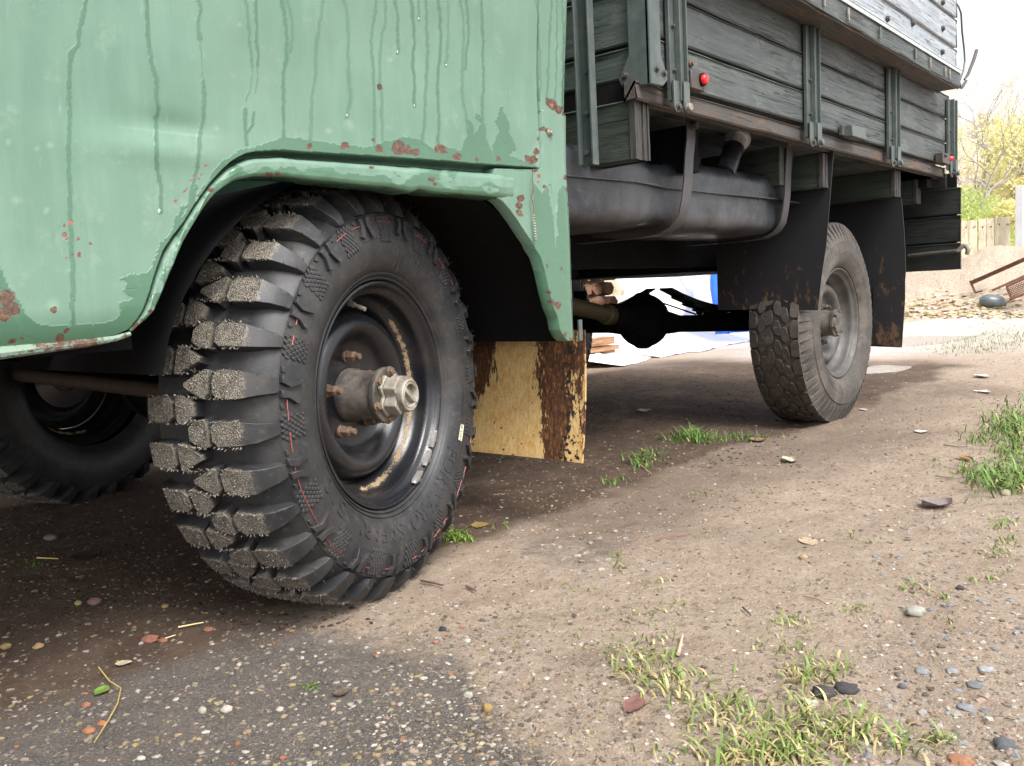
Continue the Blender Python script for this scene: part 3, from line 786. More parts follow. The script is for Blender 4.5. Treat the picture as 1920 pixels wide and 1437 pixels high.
# bolts on the corner
for x, y in [(1027, 250)]:
    mb = MB(); p = US(x, y); mb.tube([p + np.array([0, .002, 0]), p + np.array([0.004, -.010, 0])], .0055, 8); mb.tube([p + np.array([0, .0, 0]), p + np.array([0.002, -.004, 0])], .008, 12)
    mb.build('bolt', CAPM, truck, bevel=.001)
mb = MB(); p = np.array([XE, -.055, float(US(1070, 240)[2]) + .002]); mb.box(p - [.002, .006, .006], p + [.010, .006, .014]); mb.build('clip', CAPM, truck, bevel=.001)
# water beads hanging at the ends of the runs
for x, y in z1([(1023, 1352)]) + z1([(378, 742), (702, 335), (1015, 420), (810, 680), (838, 122)], **o2) + [(298, 398)]:
    mb = MB(); p = US(x, y); mb.ball(p, .0021, 10, sc=(.8, .5, 1.2))
    mb.build('water_drop', T('water_bead', rough=.02, base=(.30, .45, .36), spec=.9).m, truck) if not bpy.data.materials.get('water_bead') else mb.build('water_drop', bpy.data.materials['water_bead'], truck)

# rest of the cab: wheel-house lining, floor, back wall, upper body
mb = MB()
arc = []
for k in range(22):
    a = math.radians(9 + k * 162 / 21)
    arc.append((.0 + .47 * math.cos(a), .40 + .385 * math.sin(a)))
G = [[(x, -.058 if z > .46 else -.02, z), (x, .46, z)] for x, z in arc]
mb.grid(G)
mb.prism([(x, .46, z) for x, z in arc], (0, .006, 0))
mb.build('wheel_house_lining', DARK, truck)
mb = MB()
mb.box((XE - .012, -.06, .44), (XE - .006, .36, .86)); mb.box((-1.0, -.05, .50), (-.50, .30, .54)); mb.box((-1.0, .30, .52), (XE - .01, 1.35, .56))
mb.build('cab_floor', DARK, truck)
mb = MB()
mb.box((XE - .014, -.07, .80), (XE - .004, 1.75, 2.0)); mb.box((-1.0, -.1, 1.36), (XE - .014, -.06, 2.0)); mb.box((-1.0, -.1, 2.0), (XE - .004, 1.75, 2.06)); mb.box((-1.0, 1.72, .5), (XE - .014, 1.75, 2.0))
mb.box((-1.02, -.08, .5), (-.98, 1.75, 2.0))
o = mb.build('cab_shell', mat_simple('cab_paint_plain', (.27, .46, .35), (.3, .5, .39), rough=.4, sc=5), truck, bevel=.004)
# rib flange seen through the arch, bottom of the leg
mb = MB()
pts = [US(x, y) + np.array([0, .04, 0]) for x, y in [(927, 370), (950, 392), (968, 418), (985, 446), (1003, 467)]]
pts2 = [US(x, y) + np.array([0, .045, 0]) for x, y in [(926, 373), (946, 396), (963, 422), (979, 449), (996, 467)]]
G = [[p - np.array([0, .035, 0]), p, q] for p, q in zip(pts, pts2)]
mb.grid(G)


# ------------------------------------------------------------------ front tyre, built round its own axle (y points into the truck)
RT = .388
def cyl(r, th, y): return (r * math.cos(th), y, r * math.sin(th))
CARC = [(.2125, .010), (.216, -.004), (.219, -.007), (.221, -.003), (.224, -.009), (.227, -.012), (.229, -.009), (.232, -.014), (.245, -.022), (.262, -.028), (.28, -.031), (.30, -.030), (.318, -.026), (.3305, -.021), (.3325, -.0235), (.3345, -.0185),
        (.343, -.010), (.352, .002), (.358, .015), (.361, .03), (.363, .06), (.364, .10), (.363, .14), (.361, .17), (.358, .185), (.352, .198), (.343, .210), (.33, .221), (.30, .230), (.28, .231), (.262, .228), (.245, .222), (.23, .212), (.2125, .19)]
def side_y(r):
    rs = [p[0] for p in CARC[5:20]]; ys = [p[1] for p in CARC[5:20]]
    return float(np.interp(r, rs, ys))
def crown(y):
    """radius of the tread face"""
    return RT - .0075 * (abs(y - .1) / .1) ** 2.4

def lug(mb, stations, th0, flip=False):
    """stations: (y, r_top, s0, s1, y_base, r_base, crusted) with s measured along the circumference"""
    n = len(stations)
    vs = []
    for (y, r, s0, s1, yb, rb, cr) in stations:
        if flip: y, yb = .2 - y, .2 - yb; s0, s1 = -s1, -s0
        ex = .0035
        vs += [cyl(r, th0 + s0 / RT, y), cyl(r, th0 + s1 / RT, y), cyl(rb, th0 + (s0 - ex) / RT, yb), cyl(rb, th0 + (s1 + ex) / RT, yb)]
    for i in range(n - 1):
        a, b = 4 * i, 4 * (i + 1)
        cr = stations[i][6]
        mb_f = [((a, a + 1, b + 1, b), 1 if cr else 0), ((a, b, b + 2, a + 2), 0), ((a + 1, a + 3, b + 3, b + 1), 0)]
        for f, m in mb_f: mb._f.append(([len(mb.v) + q for q in f], m))
    a, b = 0, 4 * (n - 1)
    for f in ((a, a + 2, a + 3, a + 1), (b, b + 1, b + 3, b + 2)): mb._f.append(([len(mb.v) + q for q in f], 0))
    mb.v.extend(vs)
def flush(mb):
    for f, m in mb._f: mb.f.append(f); mb.m.append(m)
    mb._f = []

NL = 32
def top(y, s0, s1): return (y, crown(y), s0, s1, y, .357, True)
def shoulder_lug(mb, th, odd, flip):
    j = lambda: random.uniform(-.0012, .0012)
    if odd:
        y0 = .004
        lug(mb, [top(.058, -.013 + j(), .014 + j()), top(.050, -.0215, .020), top(.030, -.0205 + j(), .022 + j()), (y0, crown(y0), -.019, .021, y0 + .016, .355, False),
                 (-.0105, .3665, -.0165, .017, .006, .350, False), (-.0225, .349, -.0145, .014, -.005, .343, False), (-.0265, .3362, -.012, .012, -.019, .336, False)], th, flip)
        lug(mb, [top(.113, -.003, .004), top(.096, -.011, .013), top(.073, -.023, .0225), top(.0665, -.021, .013)], th + j() * 2, flip)
    else:
        y0 = .010
        lug(mb, [top(.062, -.012, .010), top(.052, -.021 + j(), .019 + j()), top(.030, -.019, .018), (y0, crown(y0), -.0185 + j(), .0175 + j(), y0 + .012, .355, False),
                 (-.008, .3675, -.015, .016, .006, .350, False), (-.0225, .349, -.013, .011, -.005, .343, False), (-.0265, .3362, -.009, .008, -.019, .336, False)], th, flip)
        lug(mb, [top(.106, -.009, .010), top(.094, -.0195, .017), top(.076, -.022, .0215), top(.070, -.011, .020)], th + j() * 2, flip)

wheel_parts = []
def build_tyre(parent):
    mb = MB(); mb._f = []
    G = []
    n = 128
    mb.lathe(CARC, n)
    for k in range(NL):
        th = 2 * PI * (k + .15) / NL
        shoulder_lug(mb, th, k % 2, False)
        shoulder_lug(mb, th + PI / NL, (k + 1) % 2, True)
    # sipe step between the buttresses on the shoulder, hooks and diamond patches on the sidewall
    for k in range(NL // 2):
        th = 2 * PI * (2 * k + 1.15) / NL
        def blk(pts, h, hh=.002):
            """pts: (s, r) outline lying on the sidewall"""
            m = len(pts)
            t_ = [cyl(r, th + s / .32, side_y(r) - h) for s, r in pts]
            b_ = [cyl(r, th + s / .32, side_y(r) + .003) for s, r in pts]
            base = len(mb.v); mb.v.extend(t_ + b_)
            mb._f.append(([base + i for i in range(m)], 0))
            for i in range(m):
                j = (i + 1) % m
                mb._f.append(([base + i, base + i + m, base + j + m, base + j], 0))
        # hooks: two bent claws
        blk([(-.017, .331), (-.005, .331), (.001, .316), (-.006, .293), (-.015, .293), (-.009, .314)], .0075)
        blk([(.006, .331), (.017, .331), (.018, .318), (.028, .302), (.021, .295), (.009, .312)], .0075)
        blk([(-.030, .329), (-.020, .329), (-.022, .323), (-.030, .325)], .004)
        blk([(.026, .329), (.034, .329), (.034, .325), (.028, .322)], .004)
        # diamond patch half a period on
        th += 2 * PI / NL
        for i in range(-2, 3):
            for j in range(8):
                s = i * .0088 + (.0044 if j % 2 else 0); r = .286 + j * .0058
                if abs(s) > .0185 or r > .330: continue
                blk([(s - .0040, r), (s, r - .0052), (s + .0040, r), (s, r + .0052)], .0024)
    flush(mb)
    # seam line rings
    mb.lathe([(.2895 + .0006, side_y(.29) - .0001), (.290, side_y(.29) - .0008), (.2888, side_y(.289) - .0001)], 128)
    ty = mb.build('tyre', [RUB, CRUST], parent, bevel=.0006, seg=1, smooth=30)
    return ty

def ring_text(body, size, r, th_mid, h, parent, name, outline=.0009, spread=1.0, fill=False):
    cu = bpy.data.curves.new('t', 'FONT'); cu.body = body; cu.size = size; cu.space_character = spread
    cu.resolution_u = 3
    if fill: cu.extrude = h
    else:
        cu.fill_mode = 'NONE'; cu.bevel_depth = outline; cu.bevel_resolution = 0
    ob = bpy.data.objects.new('t', cu); C.objects.link(ob)
    bpy.context.view_layer.update()
    me = bpy.data.meshes.new_from_object(ob.evaluated_get(bpy.context.evaluated_depsgraph_get()))
    bpy.data.objects.remove(ob); bpy.data.curves.remove(cu)
    xs = [v.co.x for v in me.vertices]; w = (min(xs) + max(xs)) / 2
    for v in me.vertices:
        # text runs clockwise seen from outside with the letter tops outward
        th = th_mid - (v.co.x - w) / r
        rr = r + v.co.y
        v.co = Vector((rr * math.cos(th), side_y(rr) - v.co.z * .7 - h * .3, rr * math.sin(th)))
    return me

def build_front_wheel(parent, loc, rotz, letters=True):
    wh = empty('front_wheel', loc, parent, rotz)
    build_tyre(wh)
    return wh
fw_loc = (0, .0118, .3735)
fwheel = build_front_wheel(truck, fw_loc, 0.2927)

# lettering; theta: 0 = rear, pi/2 = top, pi = front, 3pi/2 = bottom
def letter(body, size, r, deg, **k):
    me = ring_text(body, size, r, math.radians(deg), .0016 if k.get('fill') else .001, fwheel, 'lettering', **k)
    me.name = 'lettering'; me.materials.append(RUB)
    return link('lettering', me, fwheel)
letter('FORWARD', .044, .240, -59, spread=1.0, fill=True)
letter('SAFARI', .044, .240, -108, spread=1.05, fill=True)
letter('510', .046, .240, -146, spread=1.15, fill=True)
letter('235/75R15', .010, .229, -88, outline=.0005)
letter('MADE IN RUSSIA', .010, .262, -10, outline=.0004, spread=1.2)
letter('TUBELESS', .009, .262, 22, outline=.0004, spread=1.2)
letter('105P', .024, .262, 66, outline=.0006)
letter('Я-641', .010, .240, 172, outline=.0004, spread=1.3)
# red moulding line round the sidewall
mb = MB()
for k in range(120):
    if random.random() < .36 or 42 < k < 50 or k < 12 or k > 112: continue
    a0, a1 = 2 * PI * k / 120, 2 * PI * (k + .94) / 120
    rr = .3185 + .0012 * math.sin(k * .7)
    hh = .0034
    mb.grid([[cyl(rr - .0007, a, side_y(rr) - hh + .0012), cyl(rr, a, side_y(rr) - hh), cyl(rr + .0007, a, side_y(rr) - hh + .0012)] for a in np.linspace(a0, a1, 4)])
tag(mb.build('red_stripe', REDLINE, fwheel, smooth=0), kind='stuff')
# sticker
mb = MB()
a0 = math.radians(-24.5)
mb.grid([[cyl(r, a0 + s, side_y(r) - .0008) for r in (.262, .266, .270, .274)] for s in np.linspace(-.066, .066, 8)])
STK = mat_simple('sticker', (.66, .61, .42), (.74, .70, .52), rough=.5, bump=.0)
st = mb.build('sticker', STK, fwheel)
me = ring_text('QB 50979', .0105, .2635, a0, .0002, fwheel, 'x', fill=True)
for v in me.vertices: v.co.y -= .0010
me.materials.append(mat_simple('print_black', (.02, .02, .02), bump=0)); link('sticker_print', me, fwheel)

# rubber whiskers and sand grains clinging to the lugs (countless small things)
def rnd_tets(P, s, dirs=None, stretch=1.0):
    n = len(P)
    base = np.array([[1, 0, -.5], [-.5, .87, -.5], [-.5, -.87, -.5], [0, 0, 1.0]])
    q = rng.normal(size=(n, 4)); q /= np.linalg.norm(q, axis=1)[:, None]
    w, x, y, z = q.T
    Rm = np.stack([1 - 2 * (y * y + z * z), 2 * (x * y - z * w), 2 * (x * z + y * w), 2 * (x * y + z * w), 1 - 2 * (x * x + z * z), 2 * (y * z - x * w), 2 * (x * z - y * w), 2 * (y * z + x * w), 1 - 2 * (x * x + y * y)], 1).reshape(n, 3, 3)
    V = np.einsum('nij,kj->nki', Rm, base) * np.asarray(s).reshape(n, 1, 1)
    if dirs is not None: V += dirs[:, None, :] * (base[:, 2] + .5)[None, :, None] * stretch
    V += P[:, None, :]
    F = np.array([[0, 2, 1], [0, 1, 3], [1, 2, 3], [2, 0, 3]])[None] + (np.arange(n) * 4)[:, None, None]
    return V.reshape(-1, 3), F.reshape(-1, 3)
P, Sz, Dr, Tn = [], [], [], []
for k in range(NL):
    for half in (0, 1):
        th = 2 * PI * (k + .15) / NL + half * PI / NL
        for _ in range(150):
            y = random.choice((random.uniform(.01, .06), random.uniform(.07, .1))); s = random.uniform(-.021, .021)
            edge = random.random() < .5
            if edge: s = math.copysign(random.uniform(.0185, .0225), s)
            if half: y = .2 - y
            a = th + s / RT
            r = crown(y) + random.uniform(-.001, .0012)
            P.append(cyl(r, a, y)); Sz.append(random.uniform(.0006, .0017))
            o_ = np.array(cyl(1, a + math.copysign(.5, s), 0)) * random.uniform(0, .003 if edge else .0006)
            Dr.append(o_); q = random.choice([.42, .34, .24, .15, .1]); Tn.append((q, q * .92, q * .78))
P = np.array(P); Dr = np.array(Dr)
V, F = rnd_tets(P, Sz, Dr)
SANDG = mat_attrcol('sand_grains', .9, 500)
tag(npmesh('sand_grains', V, F, SANDG, fwheel, smooth=False, attrs={'tone': np.repeat(np.array(Tn), 4, 0)}), kind='stuff')
mb = MB()
for k in range(NL):
    th = 2 * PI * (k + .15) / NL
    for (y, r, s) in ((-.0105, .3665, .0175), (-.0105, .3665, -.0165), (-.0235, .348, .0125), (-.0235, .348, -.0125), (-.026, .337, .010)):
        if random.random() < .75:
            a = th + s / RT; p = Vector(cyl(r, a, y)); d = Vector(cyl(.004, a, random.uniform(-.005, -.002))) + Vector((random.uniform(-.002, .002), 0, random.uniform(-.002, .002)))
            mb.tube([p, p + d * .6, p + d * random.uniform(1, 1.6)], [.0006, .0005, .0003], 4)
tag(mb.build('rubber_whiskers', RUB, fwheel, fix=False), kind='stuff')

# rim, disc, hub
RIMP = [(.2125, .006), (.2135, .001), (.212, -.0035), (.2085, -.0045), (.205, -.002), (.203, .003), (.1985, .010), (.193, .0125), (.190, .016), (.1885, .024), (.187, .036), (.182, .046), (.172, .055), (.1665, .065), (.1655, .080), (.1655, .10), (.17, .11), (.186, .122), (.188, .15), (.193, .155), (.203, .16), (.211, .168), (.2135, .165)]
DISC = [(.164, .072), (.1605, .066), (.157, .058), (.151, .048), (.143, .041), (.134, .0385), (.125, .041), (.117, .048), (.111, .058), (.107, .067), (.102, .0735), (.094, .0765), (.080, .0775), (.055, .078), (.045, .078)]
def rim_mesh(parent, mat):
    mb = MB(); mb.lathe(RIMP, 96)
    mb.build('rim', mat, parent, smooth=50)
    mb = MB(); mb.lathe(DISC, 96)
    mb.lathe([(.164, .075), (.157, .064), (.14, .045), (.125, .046), (.111, .063), (.1, .080), (.05, .084)], 64)
    mb.build('rim_disc', mat, parent, smooth=50)
rim_mesh(fwheel, RIM)
def nut(parent, x, z, y=.066, r=.0105, h=.013, mat=None):
    mb = MB(); a = random.uniform(0, 1)
    p0, p1 = Vector((x, y + .012, z)), Vector((x, y - h, z))
    mb.tube([Vector((x, y + .012, z)), Vector((x, y + .006, z))], r * 1.15, 16)
    mb.tube([Vector((x, y + .006, z)), Vector((x, y - h * .75, z))], r, 6)
    mb.tube([Vector((x, y - h * .75, z)), Vector((x, y - h, z))], [r * .95, r * .78], 6)
    mb.tube([Vector((x, y - h, z)), Vector((x, y - h - .009, z))], [r * .62, r * .58], 12)
    return mb.build('wheel_nut', mat or NUTM, parent, bevel=.0008, smooth=40)
for k in range(5):
    a = math.radians(167 + 72 * k)
    nut(fwheel, .0745 * math.cos(a), .0745 * math.sin(a))
# hub barrel and flange
mb = MB()
mb.lathe([(.0, .078), (.052, .078), (.052, .066), (.048, .060), (.0455, .03), (.0455, .006), (.0515, .003), (.053, .000), (.053, -.008), (.051, -.010), (.0, -.010)], 48)
mb.build('hub', HUBM, fwheel, smooth=40, bevel=.001)
for k in range(6):
    a = math.radians(20 + 60 * k)
    mb = MB(); x, z = .0455 * math.cos(a), .0455 * math.sin(a)
    mb.tube([(x, -.006, z), (x, -.017, z)], .0068, 6); mb.tube([(x, -.008, z), (x, -.0115, z)], .0088, 16)
    mb.build('flange_bolt', NUTM, fwheel, bevel=.0008)
# free-wheel cap: four arms, collar, dial with bar
mb = MB()
def cross_outline(a, b, c):
    """four-lobed outline"""
    pts = []
    for q in range(4):
        for (u, v) in ((a, -b), (a, b), (c, c)):
            an = q * PI / 2 + PI / 4
            pts.append((u * math.cos(an) - v * math.sin(an), u * math.sin(an) + v * math.cos(an)))
    return pts
for (sc, y0, y1) in ((1.0, -.010, -.018), (.90, -.018, -.044)):
    pts = [(x * sc, z * sc) for x, z in cross_outline(.0405, .015, .0205)]
    mb.prism([(x, y0, z) for x, z in pts], (0, y1 - y0, 0))
mb.build('hub_cap_body', CAPM, fwheel, bevel=.0022, seg=2, smooth=40)
mb = MB()
mb.lathe([(r, y + .0105) for r, y in [(.0, -.0535), (.029, -.0535), (.0305, -.0555), (.0305, -.066), (.0285, -.068), (.026, -.068), (.0245, -.066), (.0235, -.068), (.0215, -.068), (.0205, -.066), (.020, -.058), (.0, -.058)]], 48)
mb.build('hub_cap_ring', CAPM, fwheel, smooth=40)
mb = MB()
R45 = Matrix.Rotation(math.radians(38), 4, 'Y')
mb.box((-.0205, -.057, -.004), (.0205, -.046, .004), M=R45)
mb.tube([R45 @ Vector((.0225, -.048, 0)), R45 @ Vector((.0225, -.0595, 0))], .004, 10)
mb.build('hub_dial', CAPM, fwheel, bevel=.001)
# valve
mb = MB()
va = math.radians(97); vb = Vector((.176 * math.cos(va), .050, .176 * math.sin(va))); vd = Vector((-.25 * math.cos(va), -.9, -.35 * math.sin(va))).normalized()
mb.tube([vb, vb + vd * .012, vb + vd * .0121, vb + vd * .022, vb + vd * .0221, vb + vd * .036], [.0065, .005, .0035, .0035, .0045, .004], 12)
mb.build('valve_stem', CAPM, fwheel, smooth=30)
# balance weights clipped on the lip
for deg in (-34, -47, -62):
    a0 = math.radians(deg); mb = MB()
    G = []
    for s in np.linspace(-.095, .095, 14):
        w = .0062 * math.sqrt(max(0.02, 1 - (s / .0955) ** 4)); a = a0 + s
        G.append([cyl(.201 - w, a, -.000), cyl(.201 - w * .7, a, -.0075), cyl(.201, a, -.0092), cyl(.201 + w * .7, a, -.0085), cyl(.201 + w, a, -.004)])
    mb.grid(G)
    mb.fill = None
    a = a0
    G = [[cyl(.2055, a + s, -.009), cyl(.2105, a + s, -.0085), cyl(.2145, a + s, -.005)] for s in (-.022, 0, .022)]
    mb.grid(G)
    mb.build('balance_weight', LEAD, fwheel, smooth=50)
mb = MB()
pts = [(u, -.0345) for u in (.0, 1)]
gb = []
for s in np.linspace(0, 1, 6):
    r = .232 + .06 * s; a = math.radians(80) + .02 * math.sin(s * 3)
    gb.append([cyl(r, a - .004 * (1 - s * .8), side_y(r) - .0015), cyl(r, a + .004 * (1 - s * .8), side_y(r) - .002)])
mb.grid(gb); mb.build('grass_strand', mat_simple('dry_strand', (.12, .14, .03), bump=0), fwheel)

# ------------------------------------------------------------------ rear tyre (worn, small interlocking blocks)
RR = .390
RC = [(.2125, .012), (.217, -.006), (.224, -.012), (.235, -.019), (.25, -.0245), (.27, -.028), (.29, -.028), (.305, -.025), (.312, -.0255), (.315, -.0215), (.325, -.019), (.345, -.011), (.362, .002), (.3725, .013), (.376, .03), (.378, .095), (.376, .16), (.3725, .177), (.362, .188), (.345, .201), (.325, .209), (.29, .218), (.25, .2145), (.224, .202), (.2125, .18)]
def build_rear_tyre(parent):
    mb = MB(); mb._f = []
    prof = []
    for (r, y) in RC[:5]: prof.append((r, y))
    for k in range(10):   # fine rings
        r = .236 + k * .004; y = float(np.interp(r, [p[0] for p in RC[:8]], [p[1] for p in RC[:8]]))
    mb.lathe(RC, 120)
    for k in range(9):
        r = .228 + k * .0052; y = float(np.interp(r, [p[0] for p in RC[:9]], [p[1] for p in RC[:9]]))
        mb.lathe([(r, y + .001), (r + .0008, y - .0009), (r + .0022, y - .0009), (r + .003, y + .001)], 96)
    NR = 64
    sy = lambda r: float(np.interp(r, [p[0] for p in RC[:14]], [p[1] for p in RC[:14]]))
    def bl(sts, th, flip):
        n0 = len(mb.v); vs = []
        for (y, r, s0, s1, yb, rb, m) in sts:
            if flip: y, yb = .19 - y, .19 - yb
            vs += [cyl(r, th + s0 / RR, y), cyl(r, th + s1 / RR, y), cyl(rb, th + (s0 - .001) / RR, yb), cyl(rb, th + (s1 + .001) / RR, yb)]
        for i in range(len(sts) - 1):
            a, b = 4 * i, 4 * (i + 1)
            for f, m in (((a, a + 1, b + 1, b), 1 if sts[i][6] else 0), ((a, b, b + 2, a + 2), 0), ((a + 1, a + 3, b + 3, b + 1), 0)):
                mb._f.append(([n0 + q for q in f], m))
        b = 4 * (len(sts) - 1)
        mb._f.append(([n0, n0 + 2, n0 + 3, n0 + 1], 0)); mb._f.append(([n0 + b, n0 + b + 1, n0 + b + 3, n0 + b + 2], 0))
        mb.v.extend(vs)
    cr = lambda y: RR - .005 * (abs(y - .095) / .095) ** 2.5
    for k in range(NR):
        th = 2 * PI * k / NR; P_ = 2 * PI * RR / NR
        for flip in (False, True):
            h = P_ * .37
            # side ribs
            bl([(.004, cr(.0), -h, h * .9, .012, .36, False), (-.006, .364, -h * .85, h * .75, .004, .352, False), (-.016, .343, -h * .7, h * .6, -.008, .335, False), (-.021, .322, -h * .5, h * .4, -.017, .320, False)], th, flip)
    NB = 34
    for k in range(NB):
        th = 2 * PI * k / NB; P_ = 2 * PI * RR / NB; j = lambda a: a + random.uniform(-.0012, .0012)
        for flip in (False, True):
            t2 = th + (PI / NB if flip else 0)
            bl([(.002, cr(.002), -.031, .030, .004, .37, True), (.022, cr(.022), j(-.0325), j(.031), .022, .37, True), (.033, cr(.033), -.020, .024, .033, .37, True)], t2, flip)
            bl([(.0375, cr(.0375), j(.006), j(.018), .0375, .37, True), (.046, cr(.046), -.022, .032, .046, .37, True), (.058, cr(.058), -.027, .022, .058, .37, True), (.066, cr(.066), -.012, .006, .066, .37, True)], t2 + .045, flip)
            bl([(.064, cr(.064), j(.010), j(.022), .064, .37, True), (.072, cr(.072), -.022, .031, .072, .37, True), (.086, cr(.086), -.028, .024, .086, .37, True), (.0935, cr(.0935), -.012, .010, .0935, .37, True)], t2 - .02, flip)
    flush(mb)
    return mb.build('tyre', [RUBOLD, OLDTOP], parent, bevel=.001, seg=1, smooth=30)
def build_rear_wheel(parent, loc, rotz=0):
    wh = empty('rear_wheel', loc, parent, rotz)
    build_rear_tyre(wh)
    rim_mesh(wh, RIMOLD)
    mb = MB()
    mb.lathe([(.0, .078), (.055, .078), (.055, .066), (.050, .060), (.048, .018), (.053, .014), (.053, .006), (.045, .004), (.040, -.004), (.022, -.008), (0, -.009)], 48)
    mb.build('hub', HUBM, wh, smooth=40)
    for k in range(6):
        a = math.radians(15 + 60 * k); x, z = .0445 * math.cos(a), .0445 * math.sin(a); mb = MB()
        mb.tube([(x, .008, z), (x, -.006, z)], .0075, 6); mb.build('flange_bolt', HUBM, wh, bevel=.0008)
    for k in range(5):
        a = math.radians(200 + 72 * k); nut(wh, .0745 * math.cos(a), .0745 * math.sin(a), mat=HUBM)
    return wh
rwheel = build_rear_wheel(truck, (2.3, 0.0, .3755))
# far side wheels are turned copies of the near ones
f2 = copy_tree(fwheel, truck); f2.location = (0.02, 1.62, .3735); f2.rotation_euler = (0, 0, PI + .27)
r2 = copy_tree(rwheel, truck); r2.location = (2.3, 1.62, .3755); r2.rotation_euler = (0, 0, PI)
for w in (f2, r2): w['label'] = ('far side front wheel' if w is f2 else 'far side rear wheel')


# ------------------------------------------------------------------ cargo bed
YS = -.16          # outer face of the side planks
X0, X1 = .70, 3.25
bed = empty('cargo_bed', (0, 0, 0), truck)
def bx(name, a, b, mat, parent, bevel=.002, me_from=None):
    mb = MB(); c = [(p + q) / 2 for p, q in zip(a, b)]
    mb.box([p - q for p, q in zip(a, c)], [p - q for p, q in zip(b, c)])
    return mb.build(name, mat, parent, bevel=bevel, loc=c)
def wavy_plank(name, a, b, mat, parent, axis=0, n=40, amp=.0015):
    """a board whose long edges wander a little and whose face is cut for its joints"""
    a = np.array(a, float); b = np.array(b, float); c = (a + b) / 2; h = (b - a) / 2
    ax = axis; o1, o2 = [i for i in (0, 1, 2) if i != ax]
    G = []
    s0 = random.uniform(0, 99)
    bv = .004
    for t in np.linspace(-1, 1, n):
        w = lambda k: (vnoise(np.array([s0 + k * 9 + t * 9]), np.array([k * 3.3]))[0] - .5) * 2 * amp
        ring = []
        for (u, v, k) in ((-1, -1, 0), (1, -1, 1), (1, 1, 2), (-1, 1, 3)):
            for (du, dv) in (((bv, 0), (0, bv)) if (u * v > 0) else ((0, bv), (bv, 0))):
                p = [0, 0, 0]; p[ax] = t * h[ax]
                p[o1] = u * (h[o1] - du) + w(k); p[o2] = v * (h[o2] - dv) + w(k + 5)
                ring.append(p)
        G.append(ring)
    mb = MB(); m = 8
    vs = [p for r in G for p in r]
    fs = [(i * m + j, (i + 1) * m + j, (i + 1) * m + (j + 1) % m, i * m + (j + 1) % m) for i in range(n - 1) for j in range(m)]
    fs += [tuple(range(m)), tuple((n - 1) * m + j for j in range(m))]
    mb.add(vs, fs)
    return mb.build(name, mat, parent, loc=tuple(c), smooth=40)
zs = [1.022, 1.1225, 1.2285, 1.335]
for i in range(3):
    o = wavy_plank('side_plank', (X0, YS, zs[i] + .003), (X1, YS + .028, zs[i + 1] - .003), PLANKM, bed)
# projecting ledge (folding side rail) and the raised boards over it
wavy_plank('ledge_board', (X0 - .02, -.250, 1.312), (3.03, -.162, 1.340), RAILM, bed)
wavy_plank('ledge_face', (X0 - .02, -.257, 1.316), (3.035, -.2505, 1.385), PLANKM, bed, amp=.002)
mb = MB(); mb.box((X0, -.262, 1.3865), (3.035, -.225, 1.3895)); mb.box((X0, -.2605, 1.3725), (3.035, -.2575, 1.3855))
mb.build('ledge_angle_iron', mat_dusty_metal('edge_highlight', (.3, .34, .34), (.5, .54, .55), (.25, .26, .24), .25, .3), bed)  # white highlight along the ledge edge painted as pale metal
for x, w in ((1547, 3), (1592, 3), (1651, 4), (1717, 5), (1745, 3), (1773, 3), (1781, 3)):
    p = U(x, 60 + (x - 1540) * .33, Y=-.2615); bx('ledge_clip', (p[0] - .004, -.263, 1.325), (p[0] + .004 * w / 2, -.258, 1.362), GMETAL if w > 3 else CAPM, bed, .0008)
for i, (z0, z1_) in enumerate([(1.392, 1.507), (1.512, 1.632), (1.637, 1.76), (1.765, 1.90)]):
    wavy_plank('raised_board', (X0, -.210, z0), (3.172, -.185, z1_), PLANKUP, bed)
BOLTM = mat_dusty_metal('dark_bolt', (.03, .03, .03), (.07, .065, .06), (.12, .08, .05), .5, .3)
def bolt(p, d, r, parent, name='bolt', mat=None, h=.008):
    mb = MB(); p = Vector(p); d = Vector(d).normalized()
    mb.tube([p - d * .002, p + d * .0025], r * 1.35, 14); mb.tube([p + d * .002, p + d * h], r, 6)
    return mb.build(name, mat or BOLTM, parent, bevel=.0008, smooth=40)
for x, y in ((1664, 36), (1768, 5), (1768, 54), (1767, 98), (1712, 44)):
    p = U(x, y, Y=-.210); bolt(p, (0, -1, 0), .009, bed)
# rail strip below the planks, with rusty patches
wavy_plank('lower_rail', (.66, -.150, .972), (X1 - .03, -.112, 1.016), RAILM, bed, amp=.002)
# bed floor boards and far side
for k in range(12):
    bx('floor_board', (.70, -.11 + k * .155, 1.018), (3.22, -.11 + k * .155 + .150, 1.042), PLANKM, bed, 0)
bx('far_side_panel', (.7, 1.745, 1.02), (3.2, 1.77, 1.6), PLANKM, bed, 0)
# front board facing the cab
XF = .690
zf = [1.030, 1.105, 1.235, 1.36, 1.49, 1.6]
for i in range(5):
    wavy_plank('front_plank', (XF, -.118, zf[i] + .003), (XF + .026, 1.75, zf[i + 1] - .003), PLANKY, bed, axis=1)
bx('front_gap_filler', (XF + .027, -.11, 1.012), (XF + .032, 1.74, 1.598), DARK, bed, 0)  # dark sheet added behind the planks to stop light in their gaps
bx('rear_gap_filler', (3.19, -.10, .969), (3.295, 1.7, 1.017), DARK, bed, 0)  # dark box added to close a bright slit above the tailgate
bx('front_lower_filler', (XF + .004, -.105, .984), (XF + .024, 1.74, 1.031), DARK, bed, 0)  # dark strip added below the planks to block a bright slit
